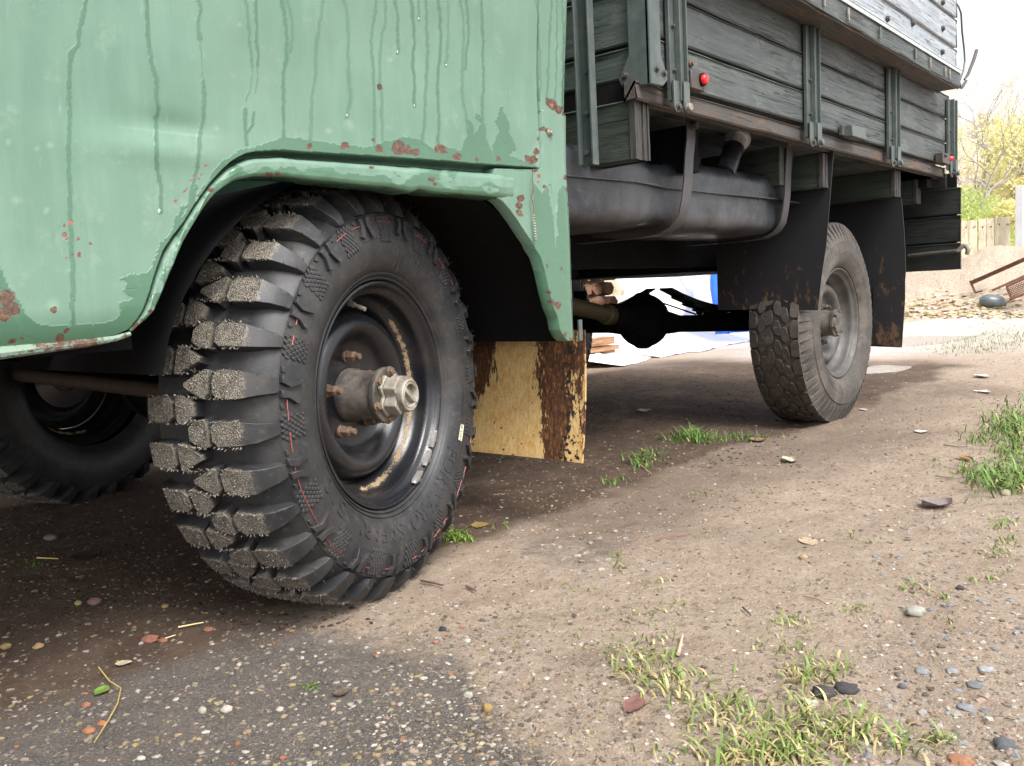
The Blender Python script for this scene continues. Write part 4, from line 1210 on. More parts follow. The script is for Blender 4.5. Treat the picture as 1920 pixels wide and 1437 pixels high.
# corner post: an angle with flared feet
mb = MB()
mb.prism([(XF - .012, -.176, 1.004), (XF - .012, -.100, 1.010), (XF - .012, -.090, 1.03), (XF - .012, -.120, 1.08), (XF - .012, -.120, 1.62), (XF - .012, -.176, 1.62)], (.010, 0, 0))
mb.prism([(XF - .012, -.178, 1.004), (XF + .040, -.178, 1.006), (XF + .062, -.178, 1.022), (XF + .058, -.178, 1.04), (XF + .036, -.178, 1.075), (XF + .036, -.178, 1.62), (XF - .012, -.178, 1.62)], (0, .012, 0))
mb.build('corner_post', GMETAL, bed, bevel=.0025)
for dx, z in ((.044, 1.035), (.012, 1.04)):
    bolt((XF + dx, -.178, z), (0, -1, 0), .006, bed)
bolt((XF - .012, -.110, 1.035), (-1, 0, 0), .006, bed)
# upright channel ahead of the front board
XA = .60
pa, pb = U(1088, 200, X=XA), U(1117, 200, X=XA)
ya, yb = float(pb[1]), float(pa[1])
mb = MB()
mb.box((XA, ya, .832), (XA + .005, yb, 1.6)); mb.box((XA - .018, ya, .832), (XA - .0002, ya + .005, 1.6)); mb.box((XA - .018, yb - .005, .836), (XA - .0002, yb, 1.6))
mb.build('upright_channel', GMETAL, bed, bevel=.001)
for y in (48, 135, 213, 288):
    p = U(1102, y, X=XA); bolt(p, (-1, 0, 0), .0055, bed, mat=GMETAL)
# bearers crossing under the bed, their cracked ends showing
def bearer(x, w, z0, z1_, y0, mat=BEAM, yend=1.75):
    o = wavy_plank('cross_bearer', (x, y0, z0), (x + w, yend, z1_), mat, bed, axis=1, amp=.0025)
    # end grain cap with splits
    mb = MB(); n = 7
    zz = np.linspace(z0 + .002, z1_ - .002, 9)
    for i in range(n):
        xa = x + w * i / n + random.uniform(0, .001); xb = x + w * (i + 1) / n - random.uniform(.0006, .0022)
        d = random.uniform(.001, .007)
        L = [(xa + random.uniform(-.0012, .0012), y0 - d, z) for z in zz]; R_ = [(xb + random.uniform(-.0012, .0012), y0 - d, z) for z in zz]
        mb.grid([[l, r, (r[0], y0 + .01, r[2])] for l, r in zip(L, R_)])
        mb.grid([[(l[0], y0 + .01, l[2]), l] for l in L])
    mb.build('end_grain', ENDG, o)
    for ch in o.children: ch.location = tuple(-np.array(o.location))
    return o
bearer(.672, .062, .842, .982, -.130)
bearer(1.875, .06, .853, .970, -.105)
bearer(2.635, .075, .862, .970, -.105)
bearer(3.10, .06, .86, .970, -.06)
# straps that hang from the planks to hinge pins
def hang_strap(xl, xr, ybot, ytop, parent, double=False):
    yo = YS - .012
    a = float(U(xl, ybot - 30, Y=yo)[0]); b = float(U(xr, ybot - 30, Y=yo)[0]); z0 = float(U((xl + xr) / 2, ybot, Y=yo)[2])
    a += (b - a) * .14; b -= (b - a) * .22
    ztop = 1.311
    s = empty('side_strap', (0, 0, 0), truck)
    mb = MB(); m = (a + b) / 2
    mb.box((a, yo, z0 + .03), (a + (b - a) * .46, yo + .011, ztop)); mb.box((a + (b - a) * .56, yo - .008, z0 + .022), (b, yo + .011, ztop))
    mb.box((a + (b - a) * .40, yo - .016, z0 + .03), (a + (b - a) * .46 - .0003, yo - .0003, ztop)); mb.box((b - .004, yo - .018, z0 + .022), (b, yo - .0083, ztop))
    mb.build('strap_channel', GMETAL, s, bevel=.0015)
    mb = MB()
    for (xa, xb, dy) in ((a - .002, a + (b - a) * .5, -.004), (a + (b - a) * .55, b + .002, -.013)):
        c_ = (xa + xb) / 2; w = (xb - xa) / 2
        pts = [(xa, yo + dy, z0 + .075), (xa, yo + dy, z0 + .016)] + [(c_ + w * math.cos(t), yo + dy, z0 + .016 - w * .9 * math.sin(t)) for t in np.linspace(PI, 0, 9)[1:-1] * 1.0] + [(xb, yo + dy, z0 + .016), (xb, yo + dy, z0 + .075)]
        mb.prism(pts, (0, -.006, 0))
    mb.build('hinge_plate', GMETAL, s, bevel=.0012)
    bolt((a + (b - a) * .25, yo - .010, z0 + .016), (0, -1, 0), .0065, s, 'hinge_pin'); 
    mb = MB(); mb.tube([(a + (b - a) * .78, yo - .018, z0 + .016), (a + (b - a) * .78, yo - .03, z0 + .016)], .0095, 14); mb.build('hinge_pin', CAPM if double else GMETAL, s, bevel=.002)
    for z in (z0 + .10, z0 + .2): bolt((a + (b - a) * .25, yo, z), (0, -1, 0), .004, s)
    return s
hang_strap(1254, 1286, 216, 0, bed, True)
hang_strap(1511, 1534, 278, 38, bed)
hang_strap(1665, 1683, 314, 113, bed)
hang_strap(1777, 1790, 333, 165, bed)
# red reflectors on their blocks
def reflector(x, y, w, h, r, face=(-.6, -.8, 0)):
    a = U(x - w / 2, y, Y=YS - .014); b = U(x + w / 2, y, Y=YS - .014); sc = (b[0] - a[0]) / w
    z0 = a[2] - h * .0011; z1__ = a[2] + h * .0011
    return a[0], b[0], z0, z1__
p = U(1318, 150, Y=-.19)
e = empty('side_reflector', (0, 0, 0), truck)
q0, q1 = U(1287, 150, Y=-.172), U(1324, 150, Y=-.19)
bx('reflector_block', (q0[0] - .004, -.188, p[2] - .026), (q0[0] + .062, YS - .001, p[2] + .018), BOLTM, e, .003)
mb = MB(); c = Vector((q0[0] + .048, -.1885, p[2])); d = Vector((-.1, -1, 0)).normalized()
mb.tube([c, c + d * .010, c + d * .014], [.0125, .0125, .008], 20); mb.build('reflector_lens', REDP, e, smooth=50)
mb = MB(); mb.tube([c, c + d * .005], .0155, 20); mb.build('reflector_ring', DARK, e)
p = U(1605, 247, Y=-.19)
e2 = empty('bare_reflector_block', (0, 0, 0), truck)
q0, q1 = U(1588, 247, Y=-.18), U(1621, 247, Y=-.19)
bx('block', (q0[0] + .01, -.195, p[2] - .020), (q1[0], YS - .001, p[2] + .018), GMETAL, e2, .003); bx('bracket', (q0[0] - .02, -.172, p[2] - .016), (q0[0] + .009, YS - .001, p[2] + .014), BOLTM, e2, .001)
e3 = empty('rear_reflector', (0, 0, 0), truck)
p = U(1778, 295, Y=-.19)
bx('reflector_block', (p[0] - .10, -.195, p[2] - .032), (p[0] + .015, YS - .002, p[2] + .012), BOLTM, e3, .003)
mb = MB(); c = Vector((p[0] + .015, -.19, p[2] - .006)); mb.tube([c, c + Vector((.004, -.012, 0)), c + Vector((.006, -.016, 0))], [.011, .011, .007], 16); mb.build('reflector_lens', REDP, e3, smooth=50)
bolt((p[0] - .07, -.1955, p[2] + .0), (0, -1, 0), .007, e3)
for x, y in ((1296, 120), (1776, 276)):
    p = U(x, y, Y=YS); bolt(p, (0, -1, 0), .006, bed, mat=NUTM if x < 1400 else GMETAL)

# ------------------------------------------------------------------ fuel tank with its straps and filler
tank = empty('fuel_tank', (0, 0, 0), truck)
def sec(x, k, z0, z1_, y0, y1, r, n=40):
    """rounded rectangle section at x, shrunk by k towards the ends"""
    cy, cz = (y0 + y1) / 2, (z0 + z1_) / 2; hy, hz = (y1 - y0) / 2 - k, (z1_ - z0) / 2 - k
    pts = []
    for i in range(n):
        a = 2 * PI * i / n; ca, sa = math.cos(a), math.sin(a); e_ = 2 / 5.5
        pts.append((x, cy + hy * math.copysign(abs(ca) ** e_, ca), cz + hz * math.copysign(abs(sa) ** e_, sa)))
    return pts
mb = MB()
TX0, TX1 = .50, 1.875
xsx = [(TX0, .05), (TX0 + .01, .028), (TX0 + .03, .010), (TX0 + .06, .0), (.84, .0), (.90, .001), (.98, .012), (1.03, .016), (1.08, .012), (1.14, .0), (1.4, -.002), (1.66, .0), (TX1 - .05, .0), (TX1 - .022, .012), (TX1 - .007, .03), (TX1, .055)]
G = [sec(x, k, .703, .905, -.005, .36, .06) for x, k in xsx]
m = 40; vs = [p for r in G for p in r]
fs = [(i * m + j, (i + 1) * m + j, (i + 1) * m + (j + 1) % m, i * m + (j + 1) % m) for i in range(len(G) - 1) for j in range(m)] + [tuple(range(m)), tuple((len(G) - 1) * m + j for j in range(m))]
mb.add(vs, fs)
# pressed seam step: pull the lower shell in a little
mb.v = [(x, y + (.006 if z < .815 else 0) * (1 if y < .2 else -1), z) for x, y, z in mb.v]
tk = mb.build('tank_shell', TANK, tank, smooth=60)
mb = MB()
fl = [(TX0 - .01, -.012), (.86, -.016), (.97, -.008), (1.05, .004), (1.12, -.010), (1.25, -.018), (1.7, -.018), (TX1 + .04, -.016), (TX1 + .045, .10), (TX1 + .01, .34), (TX0 - .01, .37)]
mb.prism([(x, y, .818 + .003 * math.sin(x * 9)) for x, y in fl], (0, 0, -.003)); mb.build('tank_flange', TANK, tank)
mb = MB(); c0 = Vector(U(1364, 308, Y=.03)); c1 = Vector(U(1386, 254, Y=.03))
d = (c1 - c0); L = d.length; d.normalize()
mb.tube([c0 - d * .04, c0 + d * .02, c0 + d * .021, c0 + d * L * .42, c0 + d * L * .42, c0 + d * L * .55, c0 + d * L * .56], [.034, .032, .030, .030, .0335, .0335, .031], 28)
mb.build('filler_neck', TANK, tank, smooth=35)
mb = MB(); mb.tube([c0 + d * L * .56, c0 + d * L * .80, c0 + d * L * .82, c0 + d * (L * .92), c0 + d * (L * 1.02), c0 + d * (L * 1.06)], [.0325, .0335, .041, .040, .026, .006], 28)
mb.build('filler_cap', mat_dusty_metal('filler_cap_steel', (.40, .42, .44), (.62, .64, .66), (.25, .24, .23), .3, .3, metal=.2), tank, smooth=40)
def tstrap(xt, x_b, ztop, w=.046, parent=tank):
    path = [(-.040, ztop), (-.040, ztop - .06), (-.036, .90), (-.034, .83), (-.028, .78), (-.020, .74), (.004, .710), (.04, .694), (.12, .690), (.33, .69)]
    G = []
    for y, z in path:
        t = (ztop - z) / (ztop - .69); x = xt + (x_b - xt) * t
        G.append([(x, y - .003, z), (x + w, y - .003, z), (x + w, y + .001, z + .0005), (x, y + .001, z + .0005), (x, y - .003, z)])
    mb = MB(); mb.grid(G)
    mb.build('tank_strap', STRAPM, parent, smooth=60)
    bolt((xt + w / 2, -.044, ztop - .018), (0, -1, 0), .012, parent, mat=BOLTM if xt < 1.3 else NUTM, h=.016)
xa = float(U(1287, 226, Y=-.04)[0]); tstrap(xa, xa - .03, float(U(1297, 224, Y=-.04)[2]))
xa = float(U(1474, 254, Y=-.04)[0]); tstrap(xa, xa - .02, 1.02)
bx('tank_bracket', (1.10, -.034, .86), (1.16, .25, .985), DARK, truck, .003)
bx('tank_bracket', (1.70, -.034, .86), (1.755, .25, .985), BEAM, truck, .003)

# ------------------------------------------------------------------ flaps, tailgate, mudguard sheets
mb = MB()
def hang_sheet(name, X, y0, y1, z0, z1_, mat, parent, bow=.02, lean=0.0, thick=.004, zs0=None, n=14, m=18, jag=0.0):
    """a hanging sheet across the truck; the bottom may slope (zs0: z at y0)"""
    G = []; G2 = []
    for i in range(n):
        u = i / (n - 1); y = y0 + (y1 - y0) * u; row = []; row2 = []
        zb = z0 if zs0 is None else zs0 + (z0 - zs0) * u
        zb += (random.random() - .5) * jag
        for j in range(m):
            v = j / (m - 1); z = zb + (z1_ - zb) * v
            x = X + bow * math.sin(v * PI) * .6 + lean * (1 - v) + bow * .5 * math.sin(u * 3.0 + .5)
            row.append((x, y, z)); row2.append((x + thick, y, z))
        G.append(row); G2.append(row2)
    mb = MB(); mb.grid(G); mb.grid(G2)
    for L, L2 in ((G[0], G2[0]), (G[-1], G2[-1])): mb.grid([L, L2])
    mb.grid([[r[0] for r in G], [r[0] for r in G2]]); mb.grid([[r[-1] for r in G], [r[-1] for r in G2]])
    return mb.build(name, mat, parent, smooth=50)
fy0, fy1 = -.088, .35
hang_sheet('front_mud_flap', .505, fy0, fy1, .165, .462, FLAP, truck, bow=.012, lean=-.03, zs0=.165, m=24)
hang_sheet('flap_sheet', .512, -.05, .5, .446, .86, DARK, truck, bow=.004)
bx('flap_strip', (.480, -.094, .44), (.492, -.090, .486), GMETAL, truck, 0)
# sheet ahead of the rear wheel
mb = MB()
pp = [U(1563, 282, X=1.925), U(1557, 360, X=1.925), U(1549, 460, X=1.925), U(1540, 520, X=1.925), U(1533, 582, X=1.925), U(1470, 583, X=1.925), U(1410, 581, X=1.925)]
pp = [tuple(p) for p in pp] + [(1.925, .315, .452), (1.925, .315, .97)]
mb.prism(pp, (.004, 0, 0)); mb.build('rear_wheel_sheet', BFLAP, truck)
mb = MB()
pr = [(1632, 372), (1632, 648), (1690, 652), (1694, 560), (1698, 512), (1697, 470), (1695, 430), (1690, 372)]
P8 = [tuple(U(x, y, X=2.76)) for x, y in pr]
P8[0] = (2.76, .40, P8[0][2]); P8[1] = (2.76, .40, P8[2][2] + .02)
mb.prism(P8, (.005, 0, 0)); mb.build('rear_mud_flap', BFLAP, truck)
# jagged brown lower flap pinned on it
mb = MB()
J = [(1638, 538), (1655, 541), (1668, 537), (1680, 534), (1697, 521), (1697, 560), (1691, 651), (1660, 648), (1634, 645)]
mb.prism([tuple(U(x, y, X=2.748)) for x, y in J], (.003, 0, 0)); mb.build('flap_patch', BFLAP, truck)
# dropped tailgate
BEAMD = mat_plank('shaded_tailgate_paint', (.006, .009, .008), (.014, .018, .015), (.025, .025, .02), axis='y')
tg = empty('tailgate', (0, 0, 0), truck)
XT = 3.30
yT = float(U(1800, 350, X=XT)[1]); zT0 = float(U(1797, 506, X=XT)[2]); zT1 = float(U(1800, 350, X=XT)[2])
h3 = (zT1 - zT0) / 3
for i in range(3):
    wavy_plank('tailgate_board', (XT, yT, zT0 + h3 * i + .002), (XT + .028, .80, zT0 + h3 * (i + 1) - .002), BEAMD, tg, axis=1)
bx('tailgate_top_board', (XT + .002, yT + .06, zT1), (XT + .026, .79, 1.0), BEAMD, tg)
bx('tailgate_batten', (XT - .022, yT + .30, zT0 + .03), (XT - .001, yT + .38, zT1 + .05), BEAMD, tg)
mb = MB(); z = zT0 + .085
mb.tube([(XT - .012, yT + .22, z - .008), (XT - .012, yT + .10, z - .002), (XT - .012, yT + .01, z)], .009, 8)
mb.build('hook_bar', BOLTM, tg)
mb = MB(); c = Vector((XT, yT - .012, z + .004))
mb.tube([(XT, yT + .01, z)] + [c + Vector((0, -.022 * math.sin(t) - .0, .022 * math.cos(t) - .002)) for t in np.linspace(0.2, 2.6, 9)], [.009, .010, .011, .012, .012, .012, .011, .010, .009, .006], 8)
mb.build('hook', CAPM, tg)
mb = MB(); mb.tube([(3.02, .06, .88), (3.02, .05, .80), (3.0, .05, .72)], [.012, .022, .008], 10); mb.build('lamp_bracket', STRAPM, truck)
bx('underside_filler', (2.05, .50, .603), (3.28, 1.32, .66), DARK, truck, .004)  # dark box added to fill the bright gap above the tailgate edge
bx('tailgate_gap_filler', (XT + .029, yT + .02, zT0 + .02), (XT + .033, .79, 1.0), DARK, tg, 0)  # dark sheet added to keep light out of the board gaps
bx('rear_cross_member', (3.12, -.1, .93), (3.20, 1.7, .968), DARK, truck)

# ------------------------------------------------------------------ chassis
mb = MB()
for y in (.43, 1.13):
    mb.box((-1.0, y, .62), (3.2, y + .05, .735))
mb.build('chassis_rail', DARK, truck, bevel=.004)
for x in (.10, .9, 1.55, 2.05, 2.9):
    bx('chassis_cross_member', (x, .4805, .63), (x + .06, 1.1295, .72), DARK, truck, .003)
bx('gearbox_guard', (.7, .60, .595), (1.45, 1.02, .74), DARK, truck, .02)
def leaf_spring(x, y, name='leaf_spring'):
    mb = MB()
    for k in range(6):
        L = .56 - k * .08; G = []
        for t in np.linspace(-1, 1, 15):
            zc = .455 + .09 * (t * L / .56) ** 2 - k * .009
            G.append([(x + t * L, y, zc), (x + t * L, y + .055, zc), (x + t * L, y + .055, zc - .0075), (x + t * L, y, zc - .0075), (x + t * L, y, zc)])
        mb.grid(G)
    mb.box((x - .07, y - .008, .37), (x + .07, y + .063, .40)); mb.box((x - .075, y - .003, .462), (x - .055, y + .058, .55))
    return mb.build(name, DARK, truck, bevel=0)
leaf_spring(2.3, .40); leaf_spring(2.3, 1.15); leaf_spring(0.05, .50); leaf_spring(.05, 1.1)
def axle(x, dy, sgn, name):
    ax = empty(name, (0, 0, 0), truck)
    mb = MB(); mb.tube([(x, .12, .385), (x, dy - .19, .385), (x, dy - .13, .39)], [.035, .037, .05], 20); mb.tube([(x, dy + .13, .39), (x, dy + .19, .385), (x, 1.52, .385)], [.05, .037, .035], 20); mb.build('axle_tube', DARK, ax, smooth=50)
    mb = MB(); mb.ball((x, dy, .402), .135, 28, sc=(.82, .92, .9)); mb.lathe([(.07, -.012), (.128, -.012), (.128, .012), (.07, .012)], 40, c=(x, dy, .402)); mb.build('differential', DARK, ax, smooth=50)
    mb = MB(); mb.tube([(x - .0, dy, .405), (x - sgn * .14, dy, .425), (x - sgn * .20, dy, .435), (x - sgn * .26, dy, .44)], [.10, .062, .048, .052], 20); mb.build('pinion_nose', DARK, ax, smooth=50)
    return ax
ax = axle(2.3, .88, 1, 'rear_axle')
mb = MB(); mb.tube([(2.3, .30, .375), (2.3, .24, .375), (2.3, .23, .375), (2.3, .13, .375)], [.06, .06, .115, .115], 28); mb.build('brake_drum', DARK, ax, smooth=30)
mb = MB(); mb.tube([(2.22, .80, .50), (2.23, .72, .475), (2.26, .62, .435), (2.28, .60, .425)], .004, 6); mb.ball((2.29, .59, .435), .016, 10); mb.tube([(2.29, .59, .44), (2.29, .5, .445), (2.29, .40, .44)], .009, 8); mb.build('brake_pipe', DARK, ax)
ax = axle(.02, .86, -1, 'front_axle')
mb = MB(); mb.tube([(-.16, 1.35, .40), (-.16, .25, .375)], .018, 12); mb.build('tie_rod', BROWN, truck, smooth=50)
mb = MB()
a = Vector((2.04, .88, .44)); b = Vector((1.30, .80, .56))
mb.tube([a, a + (b - a) * .06, a + (b - a) * .07, a + (b - a) * .93, a + (b - a) * .94, b], [.044, .044, .034, .034, .044, .044], 20); mb.build('drive_shaft', OLIVE, truck, smooth=40)
mb = MB(); mb.tube([(.25, .86, .43), (.8, .80, .54)], .03, 16); mb.build('front_drive_shaft', OLIVE, truck, smooth=40)
mb = MB(); mb.tube([(2.35, .50, .60), (2.42, .44, .42)], [.03, .026], 14); mb.build('shock_absorber', DARK, truck)
# bits on the top right: bent wire, rod
mb = MB(); p = [Vector(U(x, y, Y=.2)) for x, y in [(1784, 8), (1790, 4), (1797, 12), (1802, 25), (1804, 60), (1808, 95), (1809, 115), (1806, 135), (1800, 150)]]
mb.tube(p, .006, 8); mb.build('bent_wire', GMETAL, truck, smooth=60)
mb = MB(); p = [Vector(U(x, y, Y=.2)) for x, y in [(1831, 95), (1826, 112), (1815, 140), (1808, 150)]]
mb.tube(p, [.012, .012, .010, .006], 8); mb.build('tail_rod', BOLTM, truck, smooth=60)
mb = MB(); p = [Vector(U(x, y, Y=.2)) for x, y in [(1812, 152), (1803, 164), (1790, 160)]]
mb.tube(p, [.008, .012, .012], 8); mb.build('rod_joint', BOLTM, truck, smooth=60)


# ================================================================== SURROUNDINGS
def G0(x, y):
    p = U(x, y, Z=0.0)
    for _ in range(4): p = U(x, y, Z=float(ground_h(p[0], p[1])))
    return p
def gz(p): return np.array([p[0], p[1], float(ground_h(p[0], p[1]))])
fwh = np.array([fw[0], fw[1], 0]) / math.hypot(fw[0], fw[1]); rth = np.array([rt[0], rt[1], 0]) / math.hypot(rt[0], rt[1])

# added dark board wall beyond the truck: it keeps the light off from behind
BLOCKERM = mat_plank('dark_blocker_board', (.022, .018, .016), (.05, .04, .034), (.08, .065, .05), axis='z')
shed = empty('light_blocker_wall', (0, 0, 0)); tag(shed, 'dark board wall added behind the truck to block light from its far side', 'shed')
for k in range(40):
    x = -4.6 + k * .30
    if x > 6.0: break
    wavy_plank('blocker_board', (x, 3.75, 0.0), (x + .29, 3.78, 2.5), BLOCKERM, shed, axis=2, n=8)
bx('blocker_roof', (-4.8, 3.6, 2.5), (6.3, 6.2, 2.58), BLOCKERM, shed)
bx('shed_side', (6.12, 3.79, 0.0), (6.16, 6.0, 2.5), BLOCKERM, shed)
# stacked timber and pallet
PINE = mat_plank('fresh_pine', (.34, .17, .08), (.50, .28, .15), (.42, .20, .10), wornamt=.4, rough=.7)
ps = empty('timber_pallet', (0, 0, 0)); tag(ps, 'rough wooden pallet with brown boards beside the white sheet behind the truck', 'pallet')
q = G0(1150, 682)
bx_ = lambda n, a, b: wavy_plank(n, a, b, PINE, ps, n=8, amp=.004)
qx, qy = q[0], q[1]
for k, z in enumerate((.0, .0)):
    bx_('pallet_block', (qx - .28 + k * .24, qy + .06, z), (qx - .12 + k * .24, qy + .2, z + .10))
bx_('pallet_board', (qx - 1.2, qy + .02, .10), (qx + .12, qy + .14, .135)); bx_('pallet_board', (qx - 1.2, qy + .2, .10), (qx + .12, qy + .32, .135))
bx_('pallet_board', (qx - 1.2, qy + .02, .145), (qx + .06, qy + .14, .20))
fire = mat_plank('split_firewood', (.16, .08, .045), (.27, .15, .09), (.12, .06, .035), wornamt=.5, rough=.8)
lg = empty('firewood_stack', (0, 0, 0)); tag(lg, 'brown stack of split logs with jagged ends seen under the truck beside the added wall', 'firewood')
fq = U(1128, 560, Y=qy + .75)
for r in range(7):
    for c_ in range(6):
        mb = MB(); x = fq[0] - .75 + c_ * .165 + random.uniform(-.01, .01); z = .0 + r * .125
        if x > fq[0] + .12: continue
        nn = random.choice((5, 6, 7)); a0 = random.random() * 6
        pts = [(x + .078 * math.cos(a0 + 2 * PI * i / nn) * random.uniform(.8, 1), qy + .70 + random.uniform(-.03, .03), z + .062 + .062 * math.sin(a0 + 2 * PI * i / nn)) for i in range(nn)]
        yy = pts[0][1]; pts = [(p[0], yy, p[2]) for p in pts]
        mb.prism(pts, (0, .35, 0)); mb.build('log', fire, lg, bevel=.004)

# white printed sheet thrown over a stack, with a skirt lying on the ground
SHEET = T('white_sheet', rough=.5)
nn = SHEET.noise(6, 5); SHEET = SHEET.out(color=SHEET.mix(nn, (.78, .79, .80), (.86, .87, .88)), normal=SHEET.bump(nn, .4, .03))
sb = [(1121, 622), (1130, 635), (1146, 662), (1160, 680), (1170, 688), (1190, 684), (1212, 678), (1225, 669), (1240, 672), (1262, 666), (1290, 662), (1320, 660), (1355, 650), (1380, 645), (1400, 640), (1425, 632)]
base = [G0(x, y) for x, y in sb]
G = []
NS = len(base)
P0 = resamp([(b[0], b[1]) for b in base[4:]], 46)
for i in range(46):
    t = i / 45; b = np.array([P0[i][0], P0[i][1], 0.0]); row = []
    b[2] = float(ground_h(b[0], b[1])) + .006
    mid = np.array([b[0] * (1 - .8 * max(0, .3 - t)) + (1.0 * max(0, .35 - t) * 2.4), b[1] + .42 + .1 * math.sin(t * 9), .10 + .05 * math.sin(t * 17)])
    top = np.array([5.12 + 2.1 * t, 2.95 + .25 * t, 1.45]); mid = np.array([max(b[0] - .05, top[0] - 1.0), b[1] + .42 + .1 * math.sin(t * 9), .10 + .05 * math.sin(t * 17)])
    for j in range(22):
        v = j / 21
        if v < .45: p = b + (mid - b) * (v / .45); p[2] = b[2] + (mid[2] - b[2]) * (v / .45) ** 1.2
        else: u = (v - .45) / .55; p = mid + (top - mid) * np.array([min(1, u * 4.0), min(1, u * 2.2), u])
        n_ = (vnoise(np.array([t * 11 + 3]), np.array([v * 7]))[0] - .5) * .12 * min(1, v * 5 + .1) * (1 if v < .8 else .5)
        p = p + np.array([n_ * .3, n_, abs(n_) * .5]); row.append(p)
    G.append(row)
# left pointed corner flap of the sheet
cor = [G0(1168, 688), G0(1150, 664) , G0(1126, 630)]
mb = MB(); mb.grid(G)
L0 = np.array(G[0]); 
rows = []
for k in range(6):
    u = k / 5; rr_ = []
    for j in range(22):
        v = j / 21
        a_ = L0[j]; w_ = v / .45 if v <= .45 else max(0, 1 - (v - .45) / .06)
        lft = a_ + np.array([-.42 * w_, .05 * w_, .02 * w_]) * u
        rr_.append(lft)
    rows.append(rr_)
mb.grid(rows)
sheet = mb.build('white_sheet', SHEET, None, smooth=180)
tag(sheet, 'crumpled white printed plastic sheet draped down to the ground behind the truck', 'sheet')
# its print
def flat_text(body, size, org, ex, ey, mat, parent, name='print'):
    cu = bpy.data.curves.new('t', 'FONT'); cu.body = body; cu.size = size; cu.extrude = .0005
    ob = bpy.data.objects.new('t', cu); C.objects.link(ob); bpy.context.view_layer.update()
    me = bpy.data.meshes.new_from_object(ob.evaluated_get(bpy.context.evaluated_depsgraph_get()))
    bpy.data.objects.remove(ob); bpy.data.curves.remove(cu)
    ex, ey, org = Vector(ex).normalized(), Vector(ey).normalized(), Vector(org); nz = ex.cross(ey)
    for v in me.vertices: v.co = org + ex * v.co.x + ey * v.co.y + nz * v.co.z
    me.name = name; me.materials.append(mat); return link(name, me, parent)
PRN = mat_simple('grey_print', (.12, .12, .13), (.2, .2, .21), bump=0)
BLUE = mat_simple('blue_tarpaulin', (.01, .09, .55), (.02, .16, .75), rough=.45, sc=8)
# blue tarpaulin covered stack to the right of it
mb = MB()
p = D(1400, 600, 9.2); bxo = np.array([p[0], p[1]])
Gt = []
for i in range(20):
    t = i / 19; row = []
    for j in range(12):
        v = j / 11; q_ = D(1341 + 120 * t, 640, 7.75 + .5 * t); z = v * 1.1
        row.append((q_[0] + .05 * math.sin(v * 9 + t * 20), q_[1] + (.0 if v < .9 else .3) + .04 * math.sin(t * 25), z + .1))
    Gt.append(row)
mb.grid(Gt)
bt = mb.build('blue_tarpaulin', BLUE, None, smooth=180); bt.modifiers.new('t', 'SOLIDIFY').thickness = .004
tag(bt, 'bright blue tarpaulin hanging behind the white sheet beyond the rear axle', 'tarpaulin')

# ------------------------------------------------------------------ fence
FENCEM = mat_plank('raw_fence_board', (.42, .36, .25), (.60, .53, .39), (.32, .24, .14), axis='z', wornamt=.5, rough=.8)
fence = empty('board_fence', (0, 0, 0)); tag(fence, 'weathered vertical board fence behind the sand heap', 'fence')
fd = 13.0
pL, pR = D(1600, 500, fd), D(1906, 470, fd)
fdir = (pR - pL); fdir[2] = 0; flen = np.linalg.norm(fdir); fdir /= flen
zt = float(D(1850, 412, fd)[2])
ftn = MB()
bw = .125; nbd = int((flen + 1.6) / bw)
protos = []
for k in range(-30, nbd - 13):
    c_ = pL + fdir * (k * bw + bw / 2)
    zz0, zz1 = .25, zt + random.uniform(-.015, .02)
    mb = MB(); w = bw / 2 - .004
    mb.box((-w, -.011, 0), (w, .011, zz1 - zz0))
    o = mb.build('fence_board', FENCEM, fence, bevel=.003, seg=1, loc=(c_[0], c_[1] + random.uniform(-.006, .006), zz0))
    o.rotation_euler = (0, random.uniform(-.008, .008), math.atan2(fdir[1], fdir[0]))
    p_ = c_ + np.array([-fdir[1], fdir[0], 0]) * -.03
    mb = MB(); zc = zt - .10
    for dz in (0,):
        mb.ball((p_[0] + random.uniform(-.02, .02), p_[1], zc + random.uniform(-.02, .02)), .012, 6)
    mb.build('nail_knot', BROWN, fence)
mb = MB(); c_ = D(1912, 430, fd - .3)
mb.box((c_[0] - .06, c_[1] - .05, 0), (c_[0] + .09, c_[1] + .05, float(D(1912, 350, fd - .3)[2])))
CONC = mat_simple('pale_concrete', (.42, .42, .42), (.6, .6, .6), rough=.85, sc=12)
tag(mb.build('concrete_post', CONC, None, bevel=.005), 'pale square post at the right end of the board fence', 'post')

# ------------------------------------------------------------------ sand heap
SANDM = T('heap_sand', rough=.95, spec=.2)
n_, n2_ = SANDM.noise(6, 6, .7), SANDM.noise(40, 5, .75)
SANDM = SANDM.out(color=SANDM.mix(SANDM.ramp(n2_, [(.35, 0), (.65, 1)]), (.42, .31, .23), (.68, .57, .46)), normal=SANDM.bump(SANDM.mth('ADD', n_, n2_), .9, .05))
